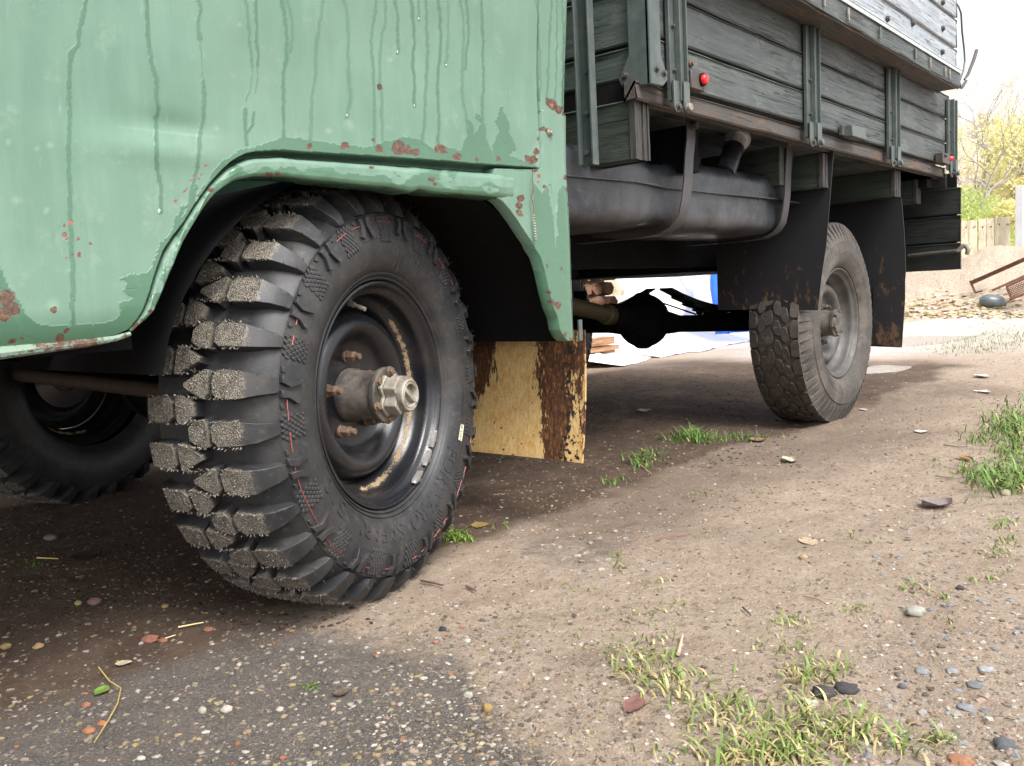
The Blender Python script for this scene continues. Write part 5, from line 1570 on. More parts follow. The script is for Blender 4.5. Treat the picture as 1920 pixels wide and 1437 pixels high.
# profile measured across the view at about ten metres
hx = np.linspace(-.2, 1.2, 90)
rows = []
for i in range(90):
    s = hx[i]; col_x = 1690 + 330 * s
    crest_y = np.interp(col_x, [1620, 1700, 1750, 1800, 1840, 1875, 1920, 1960, 2090], [530, 515, 506, 494, 472, 466, 462, 470, 560])
    row = []
    for j in range(40):
        v = j / 39; d_ = 8.6 + 3.4 * v
        q_ = D(col_x, 600, d_); zc = float(D(col_x, crest_y, 10.6)[2])
        h_ = (zc + .03) * math.sin(min(1, v * 1.25) * PI / 2) ** 1.15 if v < .8 else (zc + .03) * math.cos((v - .8) / .2 * PI / 2)
        base_ = float(ground_h(q_[0], q_[1]))
        n1_ = (fbm(np.array([q_[0] * 3.0]), np.array([q_[1] * 3.0]), 4)[0] - .5) * .14 + (fbm(np.array([q_[0] * 17]), np.array([q_[1] * 17]), 3)[0] - .5) * .05
        z = max(base_ - .02, h_ + n1_ * min(1, v * 4)) if v > .02 else base_ - .03
        row.append((q_[0], q_[1], z))
    rows.append(row)
mb = MB(); mb.grid(rows); hp = mb.build('sand_heap', SANDM, None, smooth=180)
tag(hp, 'long heap of pinkish loose sand in front of the board fence', 'heap')
hv = np.array(rows)
def heapz(x, y, d0=None):
    d2 = (hv[:, :, 0] - x) ** 2 + (hv[:, :, 1] - y) ** 2
    i = np.unravel_index(np.argmin(d2), d2.shape)
    return max(hv[i][2], float(ground_h(x, y))) if d2[i] < .05 else float(ground_h(x, y))

def hit(x, y):
    for d in np.arange(6.5, 13, .05):
        p = D(x, y, d)
        if heapz(p[0], p[1]) >= p[2]: return d
    return 9.0
# rusty channel iron and mesh bedframe on the heap
RUSTB = mat_dusty_metal('rust_red_steel', (.09, .03, .022), (.17, .065, .045), (.25, .16, .11), .8, .4)
mb = MB(); hd = hit(1829, 552) - .05
a = Vector(D(1820, 527, hd)); b = Vector(D(1960, 465, hd - .3))
u_ = (b - a).normalized()
for off, w in ((0, .034),):
    zq = Vector((0, 0, 1)); sd = u_.cross(zq).normalized()
    for (o1, s1) in (((0, 0), (.06, .006)), ((0, -.028), (.006, .06)), ):
        pass
    pts = [a + sd * -.03, a + sd * .03, a + sd * .03 + zq * -.006, a + sd * -.024 + zq * -.006, a + sd * -.024 + zq * -.05, a + sd * -.03 + zq * -.05]
    mb.prism([tuple(p) for p in pts], tuple(b - a))
tag(mb.build('angle_iron', RUSTB, None), 'long rust red angle iron leaning across the sand heap', 'iron bar')
fr = empty('bed_frame', (0, 0, 0)); tag(fr, 'rusty steel mesh frame dumped under the angle iron at the right edge', 'frame')
def seg(x0, y0, d0, x1, y1, d1, r, name, n=8):
    d0, d1 = d0 + hd - 8.5, d1 + hd - 8.5; mb = MB(); mb.tube([D(x0, y0, d0), D(x1, y1, d1)], r, n); mb.build(name, RUSTB, fr)
seg(1819, 527, 8.55, 1829, 549, 8.5, .012, 'frame_leg'); seg(1829, 549, 8.5, 1842, 546, 8.4, .010, 'frame_leg')
seg(1886, 538, 8.1, 1960, 505, 7.9, .014, 'frame_bar'); seg(1888, 540, 8.1, 1897, 562, 8.0, .012, 'frame_leg'); seg(1892, 562, 8.0, 1965, 535, 7.8, .014, 'frame_bar'); seg(1860, 545, 8.4, 1960, 500, 8.2, .012, 'frame_bar')
mb = MB()
for k in range(26):
    t = k / 25; a_ = np.array(D(1888 + 74 * t, 541 - 33 * t, hd - .42)); b_ = np.array(D(1896 + 68 * t, 561 - 26 * t, hd - .55))
    mb.tube([a_, b_], .004, 4); 
for k in range(7):
    t = (k + .5) / 7; mb.tube([np.array(D(1888 + 8 * t, 541 + 20 * t, hd - .45)), np.array(D(1962 + 2 * t, 508 + 27 * t, hd - .6))], .004, 4)
tag(mb.build('wire_mesh', RUSTB, fr), kind='stuff')
# grey wrapped bundle
mb = MB(); c_ = D(1862, 566, hit(1862, 573) - .03)
Gb = []
for i in range(20):
    t = -1 + 2 * i / 19; rr_ = math.sqrt(max(0, 1 - abs(t) ** 2.6)); row = []
    for j in range(17):
        a_ = 2 * PI * j / 16
        p = c_ + rth * (t * .135) + np.array([0, 0, 1]) * (.075 * rr_ * math.sin(a_)) + fwh * (.10 * rr_ * math.cos(a_))
        row.append(p + rng.normal(size=3) * .002 + np.array([0, 0, -.02 * t]))
    Gb.append(row)
mb.grid(Gb); bd = mb.build('wrapped_bundle', mat_simple('grey_blue_wrap', (.07, .085, .095), (.14, .16, .17), rough=.35, sc=20), None, smooth=180)
tag(bd, 'grey blue rounded bundle lying at the foot of the sand heap', 'bundle')
# cable across the far path
mb = MB()
cp = [(1690, 591), (1740, 591.5), (1800, 592.5), (1860, 596), (1890, 599), (1960, 604)]
mb.tube([G0(x, y) + np.array([0, 0, .012]) for x, y in cp], .008, 6)
tag(mb.build('cable', BOLTM, None, smooth=60), 'thin black cable lying across the far path', 'cable')

# ------------------------------------------------------------------ puddles
WATER = T('puddle_water', rough=.10, base=(.30, .27, .25), spec=1.0)
WATER = WATER.out(normal=WATER.bump(WATER.noise(40, 3), .5, .01))
def puddle(P, label):
    cx, cy, rx, ry, an = P; mb = MB(); out = []
    for k in range(48):
        a = 2 * PI * k / 48; u, v = 1.9 * rx * math.cos(a), 1.9 * ry * math.sin(a)
        out.append((cx + u * math.cos(an) - v * math.sin(an), cy + u * math.sin(an) + v * math.cos(an), -.014))
    mb.add(out, [tuple(range(48))]); o = mb.build('water', WATER, None, smooth=0); o['label'] = label; tag(o, kind='structure'); return o
puddle(PUDS[0], 'long bright puddle on the path behind the rear flap')
puddle(PUDS[1], 'small bright puddle beside the rear wheel')


# ------------------------------------------------------------------ trees and hedge beyond the fence
def leafmat(name, a, b):
    t = T(name, rough=.6, spec=.3)
    n = t.noise(3, 3); c = t.mix(n, a, b)
    tr = t.nd('BsdfTranslucent', {'Color': c}); mx = t.nd('MixShader', {'Fac': .45})
    t.t.links.new(t.b.outputs[0], mx.inputs[1]); t.t.links.new(tr.outputs[0], mx.inputs[2])
    t.t.links.new(mx.outputs[0], t.t.nodes['Material Output'].inputs['Surface'])
    return t.out(color=c)
BARK = mat_simple('grey_bark', (.28, .25, .23), (.42, .38, .35), rough=.9, sc=20)
YLEAF = leafmat('yellow_leaf', (.70, .64, .26), (.80, .78, .48)); GLEAF = leafmat('hedge_leaf', (.38, .46, .14), (.58, .62, .26)); PLEAF = leafmat('washed_autumn_leaf', (.74, .66, .50), (.85, .80, .68))  # washed-out glare painted in as paler leaf colours
def quads(P, s, flat=0.0):
    n = len(P); q = rng.normal(size=(n, 3)); q /= np.linalg.norm(q, axis=1)[:, None]
    w = rng.normal(size=(n, 3)); w -= (w * q).sum(1)[:, None] * q; w /= np.linalg.norm(w, axis=1)[:, None]
    s = np.asarray(s).reshape(-1, 1)
    V = np.stack([P - q * s, P + w * s * .5, P + q * s, P - w * s * .5], 1).reshape(-1, 3)
    return V, np.arange(4 * n).reshape(n, 4)
def tree(name, base, height, spread, depth, r0, leaves, lmat, lsize, label, lean=(0, 0), seed=1, group='trees beyond the fence', trunk_h=.25):
    rr = random.Random(seed); e = empty(name, tuple(base)); tag(e, label, 'tree', group)
    mb = MB(); tips = []
    def grow(p, d, L, r, k):
        pts = [p]; q = p
        for i in range(4):
            d = (d + Vector((rr.gauss(0, .14), rr.gauss(0, .14), rr.gauss(.04, .08)))).normalized(); q = q + d * L / 4; pts.append(q)
            if k <= 2: tips.append(q)
        mb.tube(pts, [r * (1 - .11 * i) for i in range(5)], 6 if k > 2 else 3, cap=False)
        if k == 0: return
        for i in range(rr.choice((2, 3, 3))):
            nd_ = (d + Vector((rr.gauss(0, spread), rr.gauss(0, spread), rr.gauss(.1, spread * .6)))).normalized()
            grow(pts[rr.choice((2, 3, 4, 4))], nd_, L * rr.uniform(.62, .82), r * .58, k - 1)
    grow(Vector((0, 0, 0)), Vector((lean[0], lean[1], 1)).normalized(), height * trunk_h, r0, depth)
    mb.build('trunk', BARK, e, fix=False, smooth=60)
    if leaves:
        T_ = np.array([tuple(t) for t in tips]); idx = rng.integers(0, len(T_), leaves)
        P = T_[idx] + rng.normal(size=(leaves, 3)) * lsize * 2.2
        V, F = quads(P, rng.uniform(.6, 1.2, leaves) * lsize)
        npmesh('crown', V, F, lmat, e, smooth=False)
    return e
def tb(x, d, z=.4):
    p = D(x, 500, d); return (p[0], p[1], z)
tree('bare_tree', tb(1822, 15.0), 4.2, .55, 6, .05, 900, YLEAF, .03, 'small forked tree with thin grey stems and few yellow leaves just behind the fence', seed=4, lean=(.1, -.05))
tree('autumn_tree', tb(1880, 22.0), 7.2, .6, 7, .09, 6000, PLEAF, .035, 'tall pale tree with a wide net of fine twigs against the white sky', seed=9, lean=(-.15, .05), trunk_h=.24)
tree('birch_tree', tb(1850, 30.0), 8.0, .35, 6, .08, 5000, PLEAF, .06, 'slender pale birch in the distance between the yellow trees', seed=21, trunk_h=.3)
tree('yellow_tree', tb(1925, 26.0), 5.2, .6, 6, .12, 7000, YLEAF, .075, 'dense yellow green tree at the right edge of the picture', seed=5, trunk_h=.26)
tree('yellow_tree', tb(1990, 22.0), 5.2, .6, 6, .12, 7000, YLEAF, .075, 'yellow tree just outside the right edge of the fence', seed=15, trunk_h=.26)
tree('autumn_tree', tb(1770, 34.0), 8.0, .6, 6, .12, 9000, PLEAF, .08, 'broad pale tree partly hidden behind the tail of the cargo bed', seed=33, trunk_h=.26)
# hedge
def bush(name, p, rad, n, s, mat, label, cat='bush', group=None):
    q = rng.normal(size=(n, 3)); q /= np.linalg.norm(q, axis=1)[:, None]
    r = rng.random(n)[:, None] ** .35
    P = q * r * np.array(rad) * (1 + .25 * (fbm(q[:, 0] * 3 + 9, q[:, 2] * 3 + q[:, 1], 3) - .5))[:, None]
    V, F = quads(P, rng.uniform(.6, 1.2, n) * s)
    o = npmesh(name, V, F, mat, None, smooth=False); o.location = p
    tag(o, label, cat, group); return o
p = D(1790, 500, 15.5); bush('hedge', (p[0], p[1], .95), (3.0, 1.0, 1.05), 16000, .05, GLEAF, 'yellow green clipped hedge showing over the top of the fence', 'hedge')
p = D(1893, 402, 13.8); bush('leafy_shrub', (p[0], p[1], p[2]), (.25, .25, .22), 900, .04, YLEAF, 'bright yellow shrub peeping over the fence beside the pale post')
p = D(1850, 500, 40); mbk = rng
def farwood():
    P = []
    for i in range(60000):
        t = rng.random(); x = 1300 + 1500 * t; d = 36 + 10 * rng.random()
        h = 3.0 + 1.5 * fbm(np.array([t * 14]), np.array([.3]), 3)[0]
        q_ = D(x, 500, d); P.append((q_[0], q_[1], rng.random() ** .8 * h))
    V, F = quads(np.array(P), rng.uniform(.08, .16, len(P)))
    o = npmesh('far_wood', V, F, PLEAF, None, smooth=False); tag(o, 'pale autumn wood filling the distance behind the fence', 'wood', kind='stuff')
farwood()

# ------------------------------------------------------------------ stones, gravel, twigs, leaves, grass on the yard
ICO = None
bm = bmesh.new(); bmesh.ops.create_icosphere(bm, subdivisions=1, radius=1); bm.verts.ensure_lookup_table()
ICV = np.array([v.co[:] for v in bm.verts]); ICF = np.array([[v.index for v in f.verts] for f in bm.faces]); bm.free()
bm = bmesh.new(); bmesh.ops.create_icosphere(bm, subdivisions=3, radius=1); bm.verts.ensure_lookup_table()
IC3V = np.array([v.co[:] for v in bm.verts]); IC3F = np.array([[v.index for v in f.verts] for f in bm.faces]); bm.free()
def scatter_px(n, boxes):
    """random ground points, spread evenly over the given parts of the photograph"""
    out = []
    for (x0, y0, x1, y1), k in boxes:
        m = int(n * k)
        for x, y in zip(rng.uniform(x0, x1, m), rng.uniform(y0, y1, m)):
            p = U(x, y, Z=0.0); out.append((p[0], p[1]))
    return np.array(out)
def gravel(name, XY, smin, smax, cols, label, flat=.5, pw=5.5, sink=.42):
    n = len(XY); s = smin + (smax - smin) * rng.random(n) ** pw
    sc = np.stack([s * rng.uniform(.8, 1.3, n), s * rng.uniform(.6, 1.0, n), s * flat * rng.uniform(.6, 1.1, n)], 1)
    a = rng.uniform(0, 2 * PI, n)
    jit = 1 + rng.uniform(-.22, .22, (n, len(ICV), 1))
    L = ICV[None] * jit * sc[:, None, :]
    ca, sa = np.cos(a)[:, None], np.sin(a)[:, None]
    X = L[:, :, 0] * ca - L[:, :, 1] * sa; Y = L[:, :, 0] * sa + L[:, :, 1] * ca
    z = ground_h(XY[:, 0], XY[:, 1]) + sc[:, 2] * (1 - 2 * sink) * .5
    V = np.stack([X + XY[:, 0][:, None], Y + XY[:, 1][:, None], L[:, :, 2] + z[:, None]], -1).reshape(-1, 3)
    F = (ICF[None] + (np.arange(n) * len(ICV))[:, None, None]).reshape(-1, 3)
    cols = np.array(cols); c = cols[rng.integers(0, len(cols), n)] * rng.uniform(.75, 1.15, (n, 1))
    o = npmesh(name, V, F, STONE, None, smooth=False, attrs={'tone': np.repeat(c, len(ICV), 0)})
    tag(o, label, kind='stuff'); return o
PAL = [(.24, .19, .13), (.28, .24, .19), (.17, .14, .115), (.26, .20, .11), (.11, .10, .10), (.34, .31, .26), (.20, .155, .12), (.14, .12, .10)]
XY = scatter_px(11000, [((-60, 1080, 1000, 1500), .6), ((0, 900, 500, 1120), .15), ((400, 1140, 1200, 1437), .25)])
gravel('gravel', XY, .0009, .0060, PAL * 4 + [(.30, .25, .10), (.30, .12, .06), (.44, .40, .34)], 'coarse mixed gravel pressed into the dark asphalt patch in the near left corner')
XY = scatter_px(10000, [((700, 950, 1920, 1480), .55), ((900, 780, 1920, 1000), .3), ((1600, 680, 1920, 900), .15)])
gravel('grit', XY, .001, .0048, [(.36, .30, .24), (.46, .41, .34), (.24, .18, .14), (.12, .10, .09), (.52, .48, .42)], 'fine pale grit strewn over the sandy yard', pw=5)
XY = scatter_px(2600, [((1080, 700, 1450, 860), .4), ((0, 880, 330, 1100), .6)])
gravel('grit', XY, .0015, .006, [(.12, .085, .06), (.15, .11, .08), (.08, .06, .045), (.18, .135, .1)], 'dull brown crumbs of soil in the shade under the truck')
XY = scatter_px(700, [((1620, 960, 1920, 1437), .7), ((950, 990, 1250, 1080), .3)])
gravel('gravel', XY, .002, .009, [(.19, .19, .20), (.24, .24, .25), (.30, .28, .26), (.36, .32, .28), (.34, .24, .19)], 'bluish gravel set in the ground near the right edge', pw=4)
XY = scatter_px(7000, [((700, 900, 1920, 1480), .45), ((900, 760, 1800, 960), .4), ((1620, 660, 1920, 800), .15)])
gravel('dirt_crumbs', XY, .0015, .0065, [(.20, .15, .11), (.28, .21, .155), (.15, .11, .08), (.32, .25, .19)], 'small crumbs of packed earth lying on the sandy track', pw=4, sink=.3)
XY = scatter_px(5000, [((880, 690, 1500, 880), .5), ((-40, 860, 700, 1180), .5)])
gravel('dirt_crumbs', XY, .0015, .0075, [(.055, .037, .026), (.085, .058, .04), (.04, .027, .02), (.11, .078, .056)], 'crumbs of moist earth painted darker to match the shade beneath the truck', pw=4, sink=.3)
# heap and path litter
n = 620; XYl = []
for x, y in zip(rng.uniform(1690, 1920, n), 600 - np.abs(rng.normal(0, 22, n))):
    p = D(x, y, hit(x, y)) if y > 520 else D(x, 560, hit(x, 560)); XYl.append((p[0], p[1], heapz(p[0], p[1])))
XYl = np.array(XYl); V, F = quads(XYl + np.array([0, 0, .012]), rng.uniform(.02, .05, n)); V[:, 2] = XYl[:, 2].repeat(4) + (V[:, 2] - XYl[:, 2].repeat(4)) * .4
cl = np.array([(.70, .60, .24), (.65, .50, .28), (.45, .26, .14), (.45, .48, .16), (.72, .64, .52)])[rng.integers(0, 5, n)]
tag(npmesh('leaf_litter', V, F, LEAFM, None, smooth=False, attrs={'tone': np.repeat(cl, 4, 0)}), 'scattered yellow and brown leaves along the foot of the heap', kind='stuff')

def stone(x, y, w, h, col, label, name='stone', depthk=.8, seed=0, rough=.25, sub=None, zk=1.0, group=None, col2=None):
    p = G0(x, y + h * .25); dist = (p - CAM) @ fw; m = dist / FPX
    sx, sz = w / 2 * m, h / 2 * m * zk
    rg_ = np.random.default_rng(seed + int(x))
    V = IC3V.copy(); q = V
    k = 1 + rough * (fbm(q[:, 0] * 1.6 + seed, q[:, 1] * 1.6 + q[:, 2] * 1.3 + seed * 3, 4) - .5) * 2
    # a few chopped facets
    for _ in range(5):
        nrm = rg_.normal(size=3); nrm /= np.linalg.norm(nrm); dd = V @ nrm; lim = rg_.uniform(.72, .92)
        V = V - np.clip(dd - lim, 0, None)[:, None] * nrm * .9
    V = V * k[:, None]
    a = rt[:2] / np.linalg.norm(rt[:2]); b = np.array([-a[1], a[0]])
    P = np.stack([V[:, 0] * sx * a[0] + V[:, 1] * sx * depthk * b[0], V[:, 0] * sx * a[1] + V[:, 1] * sx * depthk * b[1], V[:, 2] * sz], 1)
    c = np.array(col)[None] * (.8 + .4 * fbm(V[:, 0] * 4, V[:, 2] * 4 + V[:, 1] * 2, 3))[:, None]
    o = npmesh(name, P, IC3F, STONE, None, attrs={'tone': c}); o.location = (p[0], p[1], p[2] + sz * (.55 if zk == 1 else .05))
    tag(o, label, name.replace('_', ' ').split()[-1] if name != 'asphalt_lump' else 'lump', group); return o
stone(914, 1329, 21, 20, (0.286, 0.184, 0.068), 'smooth golden brown pebble alone on the dark gravel patch, nearest the bottom middle', 'pebble', rough=.1)
stone(1718, 1147, 38, 20, (0.34, 0.33, 0.29), 'grey elongated stone lying on the sand at right', 'stone')
stone(1545, 1298, 46, 22, (0.055, 0.045, 0.05), 'dark purplish lump of asphalt in the grass clump, left half', 'asphalt_lump', rough=.4)
stone(1588, 1291, 46, 20, (0.05, 0.042, 0.048), 'dark lump of asphalt touching the first one on its right', 'asphalt_lump', rough=.4)
stone(877, 1202, 13, 9, (0.422, 0.408, 0.367), 'small white pebble at the edge of the dark gravel patch', 'pebble')
stone(878, 1304, 19, 14, (0.34, 0.32, 0.245), 'flat cream pebble left of the golden brown one', 'pebble')
stone(817, 1204, 12, 9, (0.306, 0.15, 0.102), 'small pink pebble beside the white one', 'pebble')
stone(178, 1128, 27, 15, (0.2, 0.12, 0.11), 'dull red stone left of the front wheel', 'stone')
stone(95, 1008, 24, 13, (0.22, 0.2, 0.17), 'grey brown stone in the shade under the cab', 'stone')
stone(283, 1198, 34, 15, (.25, .10, .065), 'bright orange broken brick piece left of the front wheel', 'brick_fragment', rough=.35)
stone(306, 1201, 18, 9, (.24, .10, .065), 'smaller orange brick crumb touching the big brick piece', 'brick_fragment')
stone(392, 1180, 20, 10, (.26, .115, .075), 'orange brick crumb beside the dry straw', 'brick_fragment')
stone(540, 1181, 13, 6, (.26, .11, .065), 'orange brick crumb under the front tyre shoulder', 'brick_fragment')
stone(162, 1322, 18, 11, (.26, .11, .065), 'orange brick crumb below the green leaf at left', 'brick_fragment')
stone(168, 1370, 24, 13, (0.306, 0.136, 0.061), 'brown orange brick crumb in the low left corner, first of a pair', 'brick_fragment')
stone(192, 1358, 20, 13, (0.299, 0.129, 0.061), 'brown orange brick crumb in the low left corner, upper of a pair', 'brick_fragment')
stone(12, 1212, 22, 11, (0.306, 0.224, 0.095), 'tan pebble at the left border of the picture', 'pebble')
stone(72, 1212, 22, 12, (0.4, 0.27, 0.13), 'tan pebble near the left border, second one in', 'pebble')
stone(147, 1131, 14, 10, (0.286, 0.258, 0.095), 'yellowish pebble beside the dull red stone', 'pebble')
stone(310, 1137, 14, 9, (0.313, 0.218, 0.095), 'ochre pebble below the lowest tyre lugs', 'pebble')
stone(380, 1333, 16, 16, (0.34, 0.306, 0.245), 'roundish cream pebble in the dark gravel patch', 'pebble')
stone(425, 1330, 24, 14, (0.408, 0.367, 0.306), 'broad cream chip right of the roundish cream pebble', 'pebble')
stone(525, 1330, 16, 9, (0.394, 0.354, 0.286), 'oval pale pebble in the middle of the dark patch', 'pebble')
stone(265, 1422, 18, 10, (0.408, 0.388, 0.326), 'white yellow pebble at the bottom edge', 'pebble')
stone(1515, 1238, 14, 8, (0.408, 0.408, 0.394), 'small white chip above the grass clump', 'pebble')
stone(1520, 1318, 30, 12, (0.408, 0.388, 0.34), 'pale crumbled chip below the dark asphalt lump', 'pebble')
stone(1730, 1255, 28, 16, (0.22, 0.23, 0.24), 'flat grey stone set in the sand at right, left one of two', 'stone', zk=.7, rough=.45)
stone(1786, 1255, 24, 16, (0.25, 0.26, 0.27), 'flat grey stone set in the sand at right, right one of two', 'stone', zk=.7, rough=.45)
stone(1830, 1281, 34, 13, (.15, .155, .16), 'dark flat stone near the right border', 'stone', zk=.7, rough=.45)
stone(1812, 1323, 34, 16, (.21, .215, .225), 'bluish flat stone below the dark flat one', 'stone', zk=.7, rough=.45)
stone(1885, 1388, 44, 44, (.09, .095, .105), 'large dark blue grey stone in the low right corner', 'stone', zk=.6, rough=.5)
stone(1802, 1418, 50, 34, (0.286, 0.136, 0.075), 'reddish flat chip at the bottom right', 'stone', zk=.5, rough=.4)
stone(1692, 1287, 16, 10, (0.1, 0.1, 0.12), 'small dark stone right of the grass clump', 'stone')
stone(1850, 1252, 30, 16, (0.3, 0.31, 0.31), 'pale grey flat stone near the right border, highest of its cluster', 'stone', zk=.7, rough=.45)
stone(1866, 1252+8, 1, 1, (.3, .3, .3), 'tiny chip', 'pebble') if False else None
stone(1885, 925, 22, 14, (0.313, 0.272, 0.19), 'tan stone half hidden by the grass at the right border', 'stone')
stone(1800, 1103, 16, 9, (0.05, 0.045, 0.04), 'small black chip on the sand above the grey elongated stone', 'stone')
stone(1507, 1045, 16, 11, (0.374, 0.272, 0.177), 'small square tan chip on the sand', 'pebble')
stone(830, 1180, 16, 10, (0.03, 0.03, 0.04), 'small black curled chip at the edge of the gravel patch', 'stone')
stone(1707, 575 - 10, 1, 1, (.3, .3, .3), 'x') if False else None
p = D(1785, 570, 7.6)
# leaves
def leaf(x, y, w, h, col, label, ang=0.0, curl=.25, name='fallen_leaf', stem=True):
    p = G0(x, y); dist = (p - CAM) @ fw; m = dist / FPX; L = w * m
    a = rt[:2] / np.linalg.norm(rt[:2]); a = np.array([a[0] * math.cos(ang) - a[1] * math.sin(ang), a[0] * math.sin(ang) + a[1] * math.cos(ang)]); b = np.array([-a[1], a[0]])
    vis = max(.25, abs((p - CAM)[2]) / np.linalg.norm(p - CAM)); Wd = h * m / vis
    nu, nv = 13, 7; V = []
    for i in range(nu):
        u = i / (nu - 1); hw = math.sin(PI * u ** .85) ** .75 * .5 + .01; hw *= 1 + .12 * math.sin(u * 23)
        for j in range(nv):
            v = -1 + 2 * j / (nv - 1); z = L * curl * (abs(v) ** 1.7 * .35 + .4 * (u - .5) ** 2 + .05 * math.sin(u * 9 + v * 5))
            q = (u - .5) * L * a + v * hw * Wd * b
            V.append((q[0], q[1], z))
    I_ = np.arange(nu * nv).reshape(nu, nv); F = np.stack([I_[:-1, :-1], I_[1:, :-1], I_[1:, 1:], I_[:-1, 1:]], -1).reshape(-1, 4)
    V = np.array(V); c = np.array(col)[None] * (.75 + .5 * fbm(V[:, 0] * 120, V[:, 1] * 120, 3))[:, None]
    e = empty(name, (p[0], p[1], p[2] + .003)); tag(e, label, 'leaf')
    o = npmesh('blade', V, F, LEAFM, e, attrs={'tone': c})
    if stem:
        mb = MB(); q0 = Vector((a[0] * L * .48, a[1] * L * .48, .002)); mb.tube([q0, q0 + Vector((a[0] * L * .25, a[1] * L * .25, .004)), q0 + Vector((a[0] * L * .5 + b[0] * L * .06, a[1] * L * .5 + b[1] * L * .06, .001))], [.0011, .0009, .0007], 5)
        o2_ = mb.build('stem', mat_simple_cache('leaf_stem', (.10, .06, .03)), e)
    return e
_mc = {}
def mat_simple_cache(n, a):
    if n not in _mc: _mc[n] = mat_simple(n, a, bump=.1)
    return _mc[n]
leaf(1757, 952, 58, 13, (.22, .18, .17), 'curled grey brown leaf with a long stem on the sand right of the rear wheel', curl=.5)
leaf(1517, 1018, 36, 15, (.50, .38, .26), 'flat round tan leaf on the middle of the sandy track', curl=.1, ang=.1)
leaf(1480, 867, 24, 12, (.55, .55, .42), 'pale folded leaf with a green stem on the shaded side of the track', curl=.6)
leaf(1208, 773, 26, 9, (.50, .48, .48), 'whitish leaf in the dark shade under the cargo bed', curl=.3)
leaf(1190, 1325, 40, 32, (.22, .11, .09), 'wet red brown leaf in front of the grass clump', curl=.15, ang=-.5)
leaf(1810, 862, 18, 12, (.40, .20, .07), 'small orange brown leaf beside the grass at the right border', curl=.4)
leaf(1842, 707, 26, 9, (.60, .58, .52), 'white leaf on the far path, upper of two', curl=.25, stem=False)
leaf(1842, 737, 28, 8, (.60, .57, .52), 'white leaf on the far path, lower of two', curl=.25, ang=.3, stem=False)
leaf(1728, 812, 26, 7, (.58, .54, .48), 'thin pale leaf on the path right of the rear wheel', curl=.2, ang=-.3, stem=False)
leaf(1620, 770, 14, 6, (.5, .46, .4), 'tiny pale leaf close to the rear wheel', curl=.2, stem=False)
leaf(1420, 827, 30, 9, (.30, .18, .11), 'brown leaf in the grass by the shade edge', curl=.2, stem=False)
leaf(900, 988, 34, 10, (.30, .20, .07), 'ochre leaf beside the green sprig behind the front tyre', curl=.15, stem=False)
leaf(1620, 1110, 1, 1, (.3, .2, .1), 'x') if False else None
leaf(192, 1300, 28, 14, (.16, .26, .05), 'crumpled green leaf on the dark gravel left of the front wheel', curl=.3, stem=False)
leaf(162, 1045, 50, 14, (.07, .05, .04), 'dark dead leaf in the shade under the cab', curl=.2, stem=False)
leaf(640, 1305, 30, 10, (.12, .09, .07), 'dark dead leaf on the gravel patch', curl=.3, ang=.4, stem=False)
leaf(232, 1247, 30, 8, (.5, .44, .3), 'pale sliver of leaf on the dark gravel', curl=.1, ang=.2, stem=False)
# twigs and straws
def twig(pts, r, col, label, name='twig', h=.004):
    mb = MB(); P = [G0(x, y) + np.array([0, 0, h + r]) for x, y in pts]
    mb.tube(P, [r] + [r * .9] * (len(P) - 2) + [r * .6], 6)
    o = mb.build(name, mat_simple_cache('%s_%02d' % (name, int(col[0] * 99)), col), None, smooth=60); tag(o, label, name); return o
twig([(186, 1262), (206, 1288), (228, 1302), (222, 1330), (205, 1362), (178, 1405)], .0012, (.34, .26, .08), 'long yellow bent stalk across the dark gravel', 'stalk', .008)
twig([(335, 1182), (382, 1173)], .0016, (.62, .48, .24), 'short straight yellow straw beside the orange brick crumb', 'straw')
twig([(310, 1203), (330, 1196)], .0011, (.55, .45, .25), 'tiny straw touching the brick pieces', 'straw')
twig([(1230, 1018), (1245, 1012), (1270, 1010), (1296, 1006)], .0014, (.18, .08, .05), 'thin reddish forked twig on the sandy track', 'twig')
twig([(875, 1105), (893, 1115)], .0028, (.12, .085, .06), 'short brown bark stick beside the front tyre', 'twig')
twig([(790, 1095), (812, 1099), (832, 1104)], .0024, (.10, .055, .04), 'dark red brown bark strip beside the front tyre', 'twig')
twig([(1272, 1235), (1280, 1200)], .0032, (.36, .28, .2), 'pale splinter standing before the grass clump', 'splinter')
twig([(1505, 1123), (1530, 1128), (1552, 1140)], .001, (.14, .09, .06), 'dark thin twig right of the middle of the sand', 'twig')
twig([(1393, 1145), (1408, 1160)], .0018, (.07, .05, .04), 'short black twig on the sand', 'twig')
twig([(1200, 874), (1222, 893)], .0016, (.5, .36, .12), 'yellow straw lying in the grass at the shade edge', 'straw')
twig([(925, 932), (940, 929)], .001, (.3, .2, .1), 'tiny twig behind the front tyre', 'twig')
twig([(1770, 838), (1800, 842), (1815, 841)], .0016, (.12, .09, .07), 'dark twig on the path before the right grass', 'twig')
twig([(70, 1051), (110, 1053)], .0022, (.5, .26, .1), 'orange brown straw in the shade under the cab', 'straw')
twig([(1752, 896), (1800, 902)], .0013, (.16, .12, .09), 'grey twig left of the right grass tuft', 'twig')
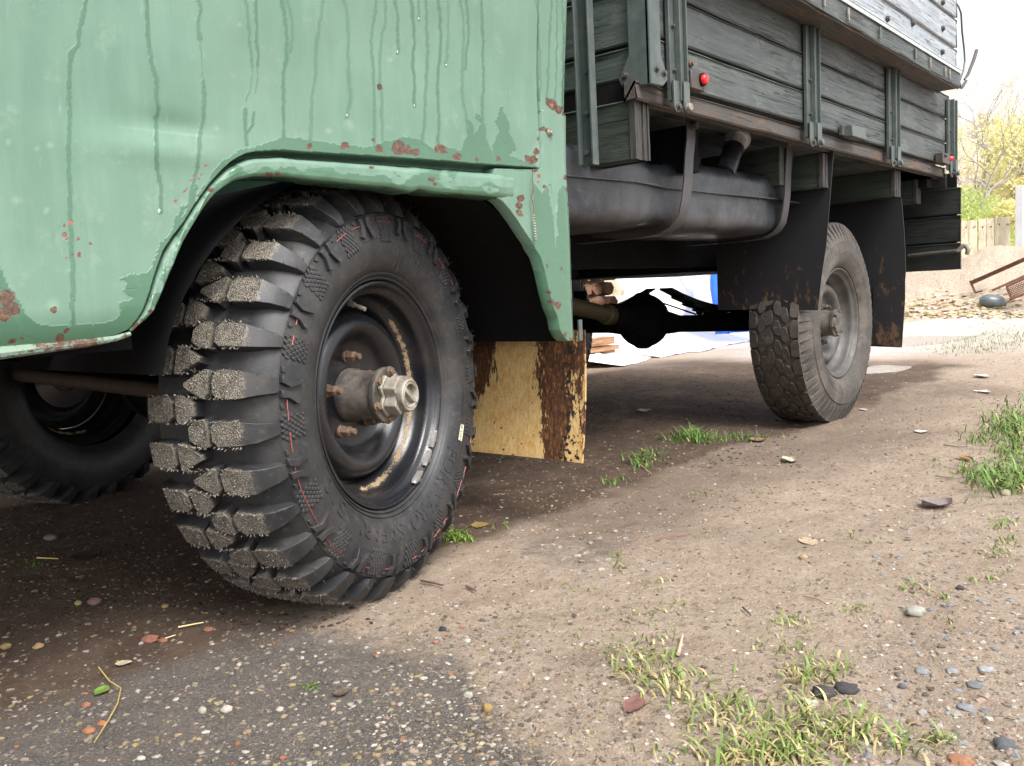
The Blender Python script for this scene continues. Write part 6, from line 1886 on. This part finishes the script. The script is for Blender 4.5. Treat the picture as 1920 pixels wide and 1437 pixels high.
# fine plant crumbs
n = 2600; XY = scatter_px(n, [((850, 800, 1920, 1437), .85), ((1640, 680, 1920, 800), .15)]); n = len(XY)
a = rng.uniform(0, PI, n); L_ = rng.uniform(.003, .012, n) * rng.uniform(.4, 1, n); z = ground_h(XY[:, 0], XY[:, 1]) + .002
dx, dy = np.cos(a) * L_, np.sin(a) * L_; w_ = rng.uniform(.0004, .0009, n)
V = np.stack([np.stack([XY[:, 0] - dx, XY[:, 1] - dy, z], 1), np.stack([XY[:, 0] - dy / L_ * w_, XY[:, 1] + dx / L_ * w_, z + .0015], 1), np.stack([XY[:, 0] + dx, XY[:, 1] + dy, z + rng.uniform(0, .002, n)], 1), np.stack([XY[:, 0] + dy / L_ * w_, XY[:, 1] - dx / L_ * w_, z + .0005], 1)], 1).reshape(-1, 3)
cl = np.array([(.10, .06, .04), (.16, .10, .06), (.28, .19, .11), (.05, .04, .03), (.4, .32, .2)])[rng.integers(0, 5, n)]
tag(npmesh('plant_crumbs', V, np.arange(4 * n).reshape(n, 4), LEAFM, None, smooth=False, attrs={'tone': np.repeat(cl, 4, 0)}), 'tiny dead plant crumbs strewn over the sand', kind='stuff')

# grass
def grass(name, spots, label, green=(.17, .25, .055), dry=(.44, .36, .17), dryk=.3, seg=5):
    Vs, Fs, Cs = [], [], []; n0 = 0
    for (x, y, sx, sy, n, h) in spots:
        for _ in range(n):
            xx, yy = x + random.gauss(0, sx), y + random.gauss(0, sy)
            p = U(xx, yy, Z=0.0); p[2] = ground_h(p[0], p[1]) - .001
            H = h * random.uniform(.45, 1.15); a = random.uniform(0, 2 * PI); lean = random.uniform(.8, 2.3); w = random.uniform(.0008, .0019) * (.6 + H / .06)
            d = np.array([math.cos(a), math.sin(a)]); s_ = np.array([-d[1], d[0]])
            isdry = random.random() < dryk
            base = np.array(dry if isdry else green) * random.uniform(.7, 1.35)
            if isdry: H *= .8; lean += .5
            pts = []
            for i in range(seg + 1):
                t = i / seg; ang = lean * t
                r = H * (math.sin(ang) / max(lean, .01) * t if lean > .01 else 0); zz = H * t * math.cos(ang * .75)
                r = H * t * math.sin(ang * .75); ww = w * (1 - t ** 1.8) + .0001
                for sgn in (-1, 1): pts.append((p[0] + d[0] * r + s_[0] * ww * sgn, p[1] + d[1] * r + s_[1] * ww * sgn, p[2] + max(zz, .001)))
            Vs += pts; Fs += [(n0 + 2 * i, n0 + 2 * i + 1, n0 + 2 * i + 3, n0 + 2 * i + 2) for i in range(seg)]
            for i in range(seg + 1):
                t = i / seg; c = base * (1 - .0 * t) + (np.array(dry) - base) * (t ** 3) * .5; Cs += [c, c]
            n0 += 2 * (seg + 1)
    o = npmesh(name, np.array(Vs), np.array(Fs), GRASSM, None, attrs={'tone': np.array(Cs)}); tag(o, label, 'grass', kind='stuff'); return o
grass('grass', [(1330, 1320, 40, 22, 90, .035), (1450, 1365, 85, 28, 150, .036), (1400, 1400, 75, 20, 70, .032), (1590, 1375, 40, 20, 80, .045), (1520, 1330, 40, 16, 36, .04), (1200, 1250, 30, 18, 70, .035), (1250, 1280, 30, 16, 60, .04), (1235, 1215, 25, 14, 40, .025), (1540, 1255, 28, 14, 60, .035), (1480, 1220, 25, 8, 26, .025), (1690, 1400, 26, 18, 24, .05), (1760, 1385, 16, 8, 18, .03), (1500, 1275, 14, 8, 26, .045), (1455, 1425, 60, 14, 100, .05)], 'trampled green and straw coloured grass clump in the near right part of the yard', dryk=.52)
grass('grass', [(1880, 905, 34, 13, 300, .065), (1900, 870, 30, 18, 110, .05), (1890, 800, 22, 16, 220, .07), (1850, 825, 28, 10, 120, .05), (1915, 830, 20, 30, 220, .08), (1810, 880, 12, 5, 40, .05), (1850, 885, 16, 6, 60, .05)], 'thick green grass tufts at the right border of the yard', green=(.11, .22, .03), dryk=.2)
grass('grass', [(1295, 825, 20, 6, 160, .065), (1320, 826, 18, 5, 90, .05), (1380, 822, 30, 4, 90, .04), (1200, 868, 14, 6, 90, .045), (1222, 858, 12, 5, 60, .04), (1150, 905, 14, 4, 40, .03), (1420, 818, 14, 4, 30, .03)], 'row of green grass tufts along the edge of the shade under the truck', dryk=.15, green=(.09, .20, .03))
grass('grass', [(860, 1007, 14, 5, 130, .022), (842, 1005, 8, 4, 60, .018), (925, 990, 20, 3, 16, .02), (580, 1287, 10, 5, 26, .012), (61, 1058, 8, 5, 30, .012)], 'low bright green sprigs at the foot of the front tyre', dryk=.05, green=(.13, .27, .02))
sp = [(1595, 1140, 18, 6, 30, .02), (1705, 1106, 18, 5, 30, .02), (1770, 1122, 10, 4, 20, .018), (1870, 1038, 20, 6, 60, .02), (1890, 1018, 16, 4, 40, .02), (1160, 1058, 10, 8, 22, .025), (1085, 1105, 20, 8, 14, .02), (1490, 1165, 20, 8, 34, .025), (1270, 1140, 18, 6, 16, .02), (1225, 1100, 20, 6, 24, .02), (1850, 1085, 20, 6, 24, .02), (1780, 1165, 20, 8, 14, .02), (1540, 1100, 20, 5, 14, .018), (1320, 930, 12, 3, 14, .02), (1430, 930, 10, 3, 12, .02), (1330, 1000, 16, 4, 10, .015), (1005, 940, 12, 3, 10, .02), (1585, 1005, 14, 4, 12, .018), (1630, 1020, 14, 4, 12, .016), (1880, 985, 12, 5, 40, .025), (1760, 870, 26, 5, 20, .03), (1140, 1200, 50, 16, 30, .018), (1210, 1155, 40, 12, 30, .018), (1470, 1190, 50, 16, 26, .018)]
grass('grass', sp, 'small thin grass sprigs dotted over the sandy track', dryk=.45)
grass('grass', [(1870, 640, 60, 8, 900, .05), (1820, 655, 50, 5, 400, .04), (1900, 625, 40, 5, 300, .05), (1700, 620, 20, 3, 60, .04)], 'short faded grass strip beside the far path', green=(.22, .26, .09), dry=(.45, .40, .22), dryk=.4, seg=3)
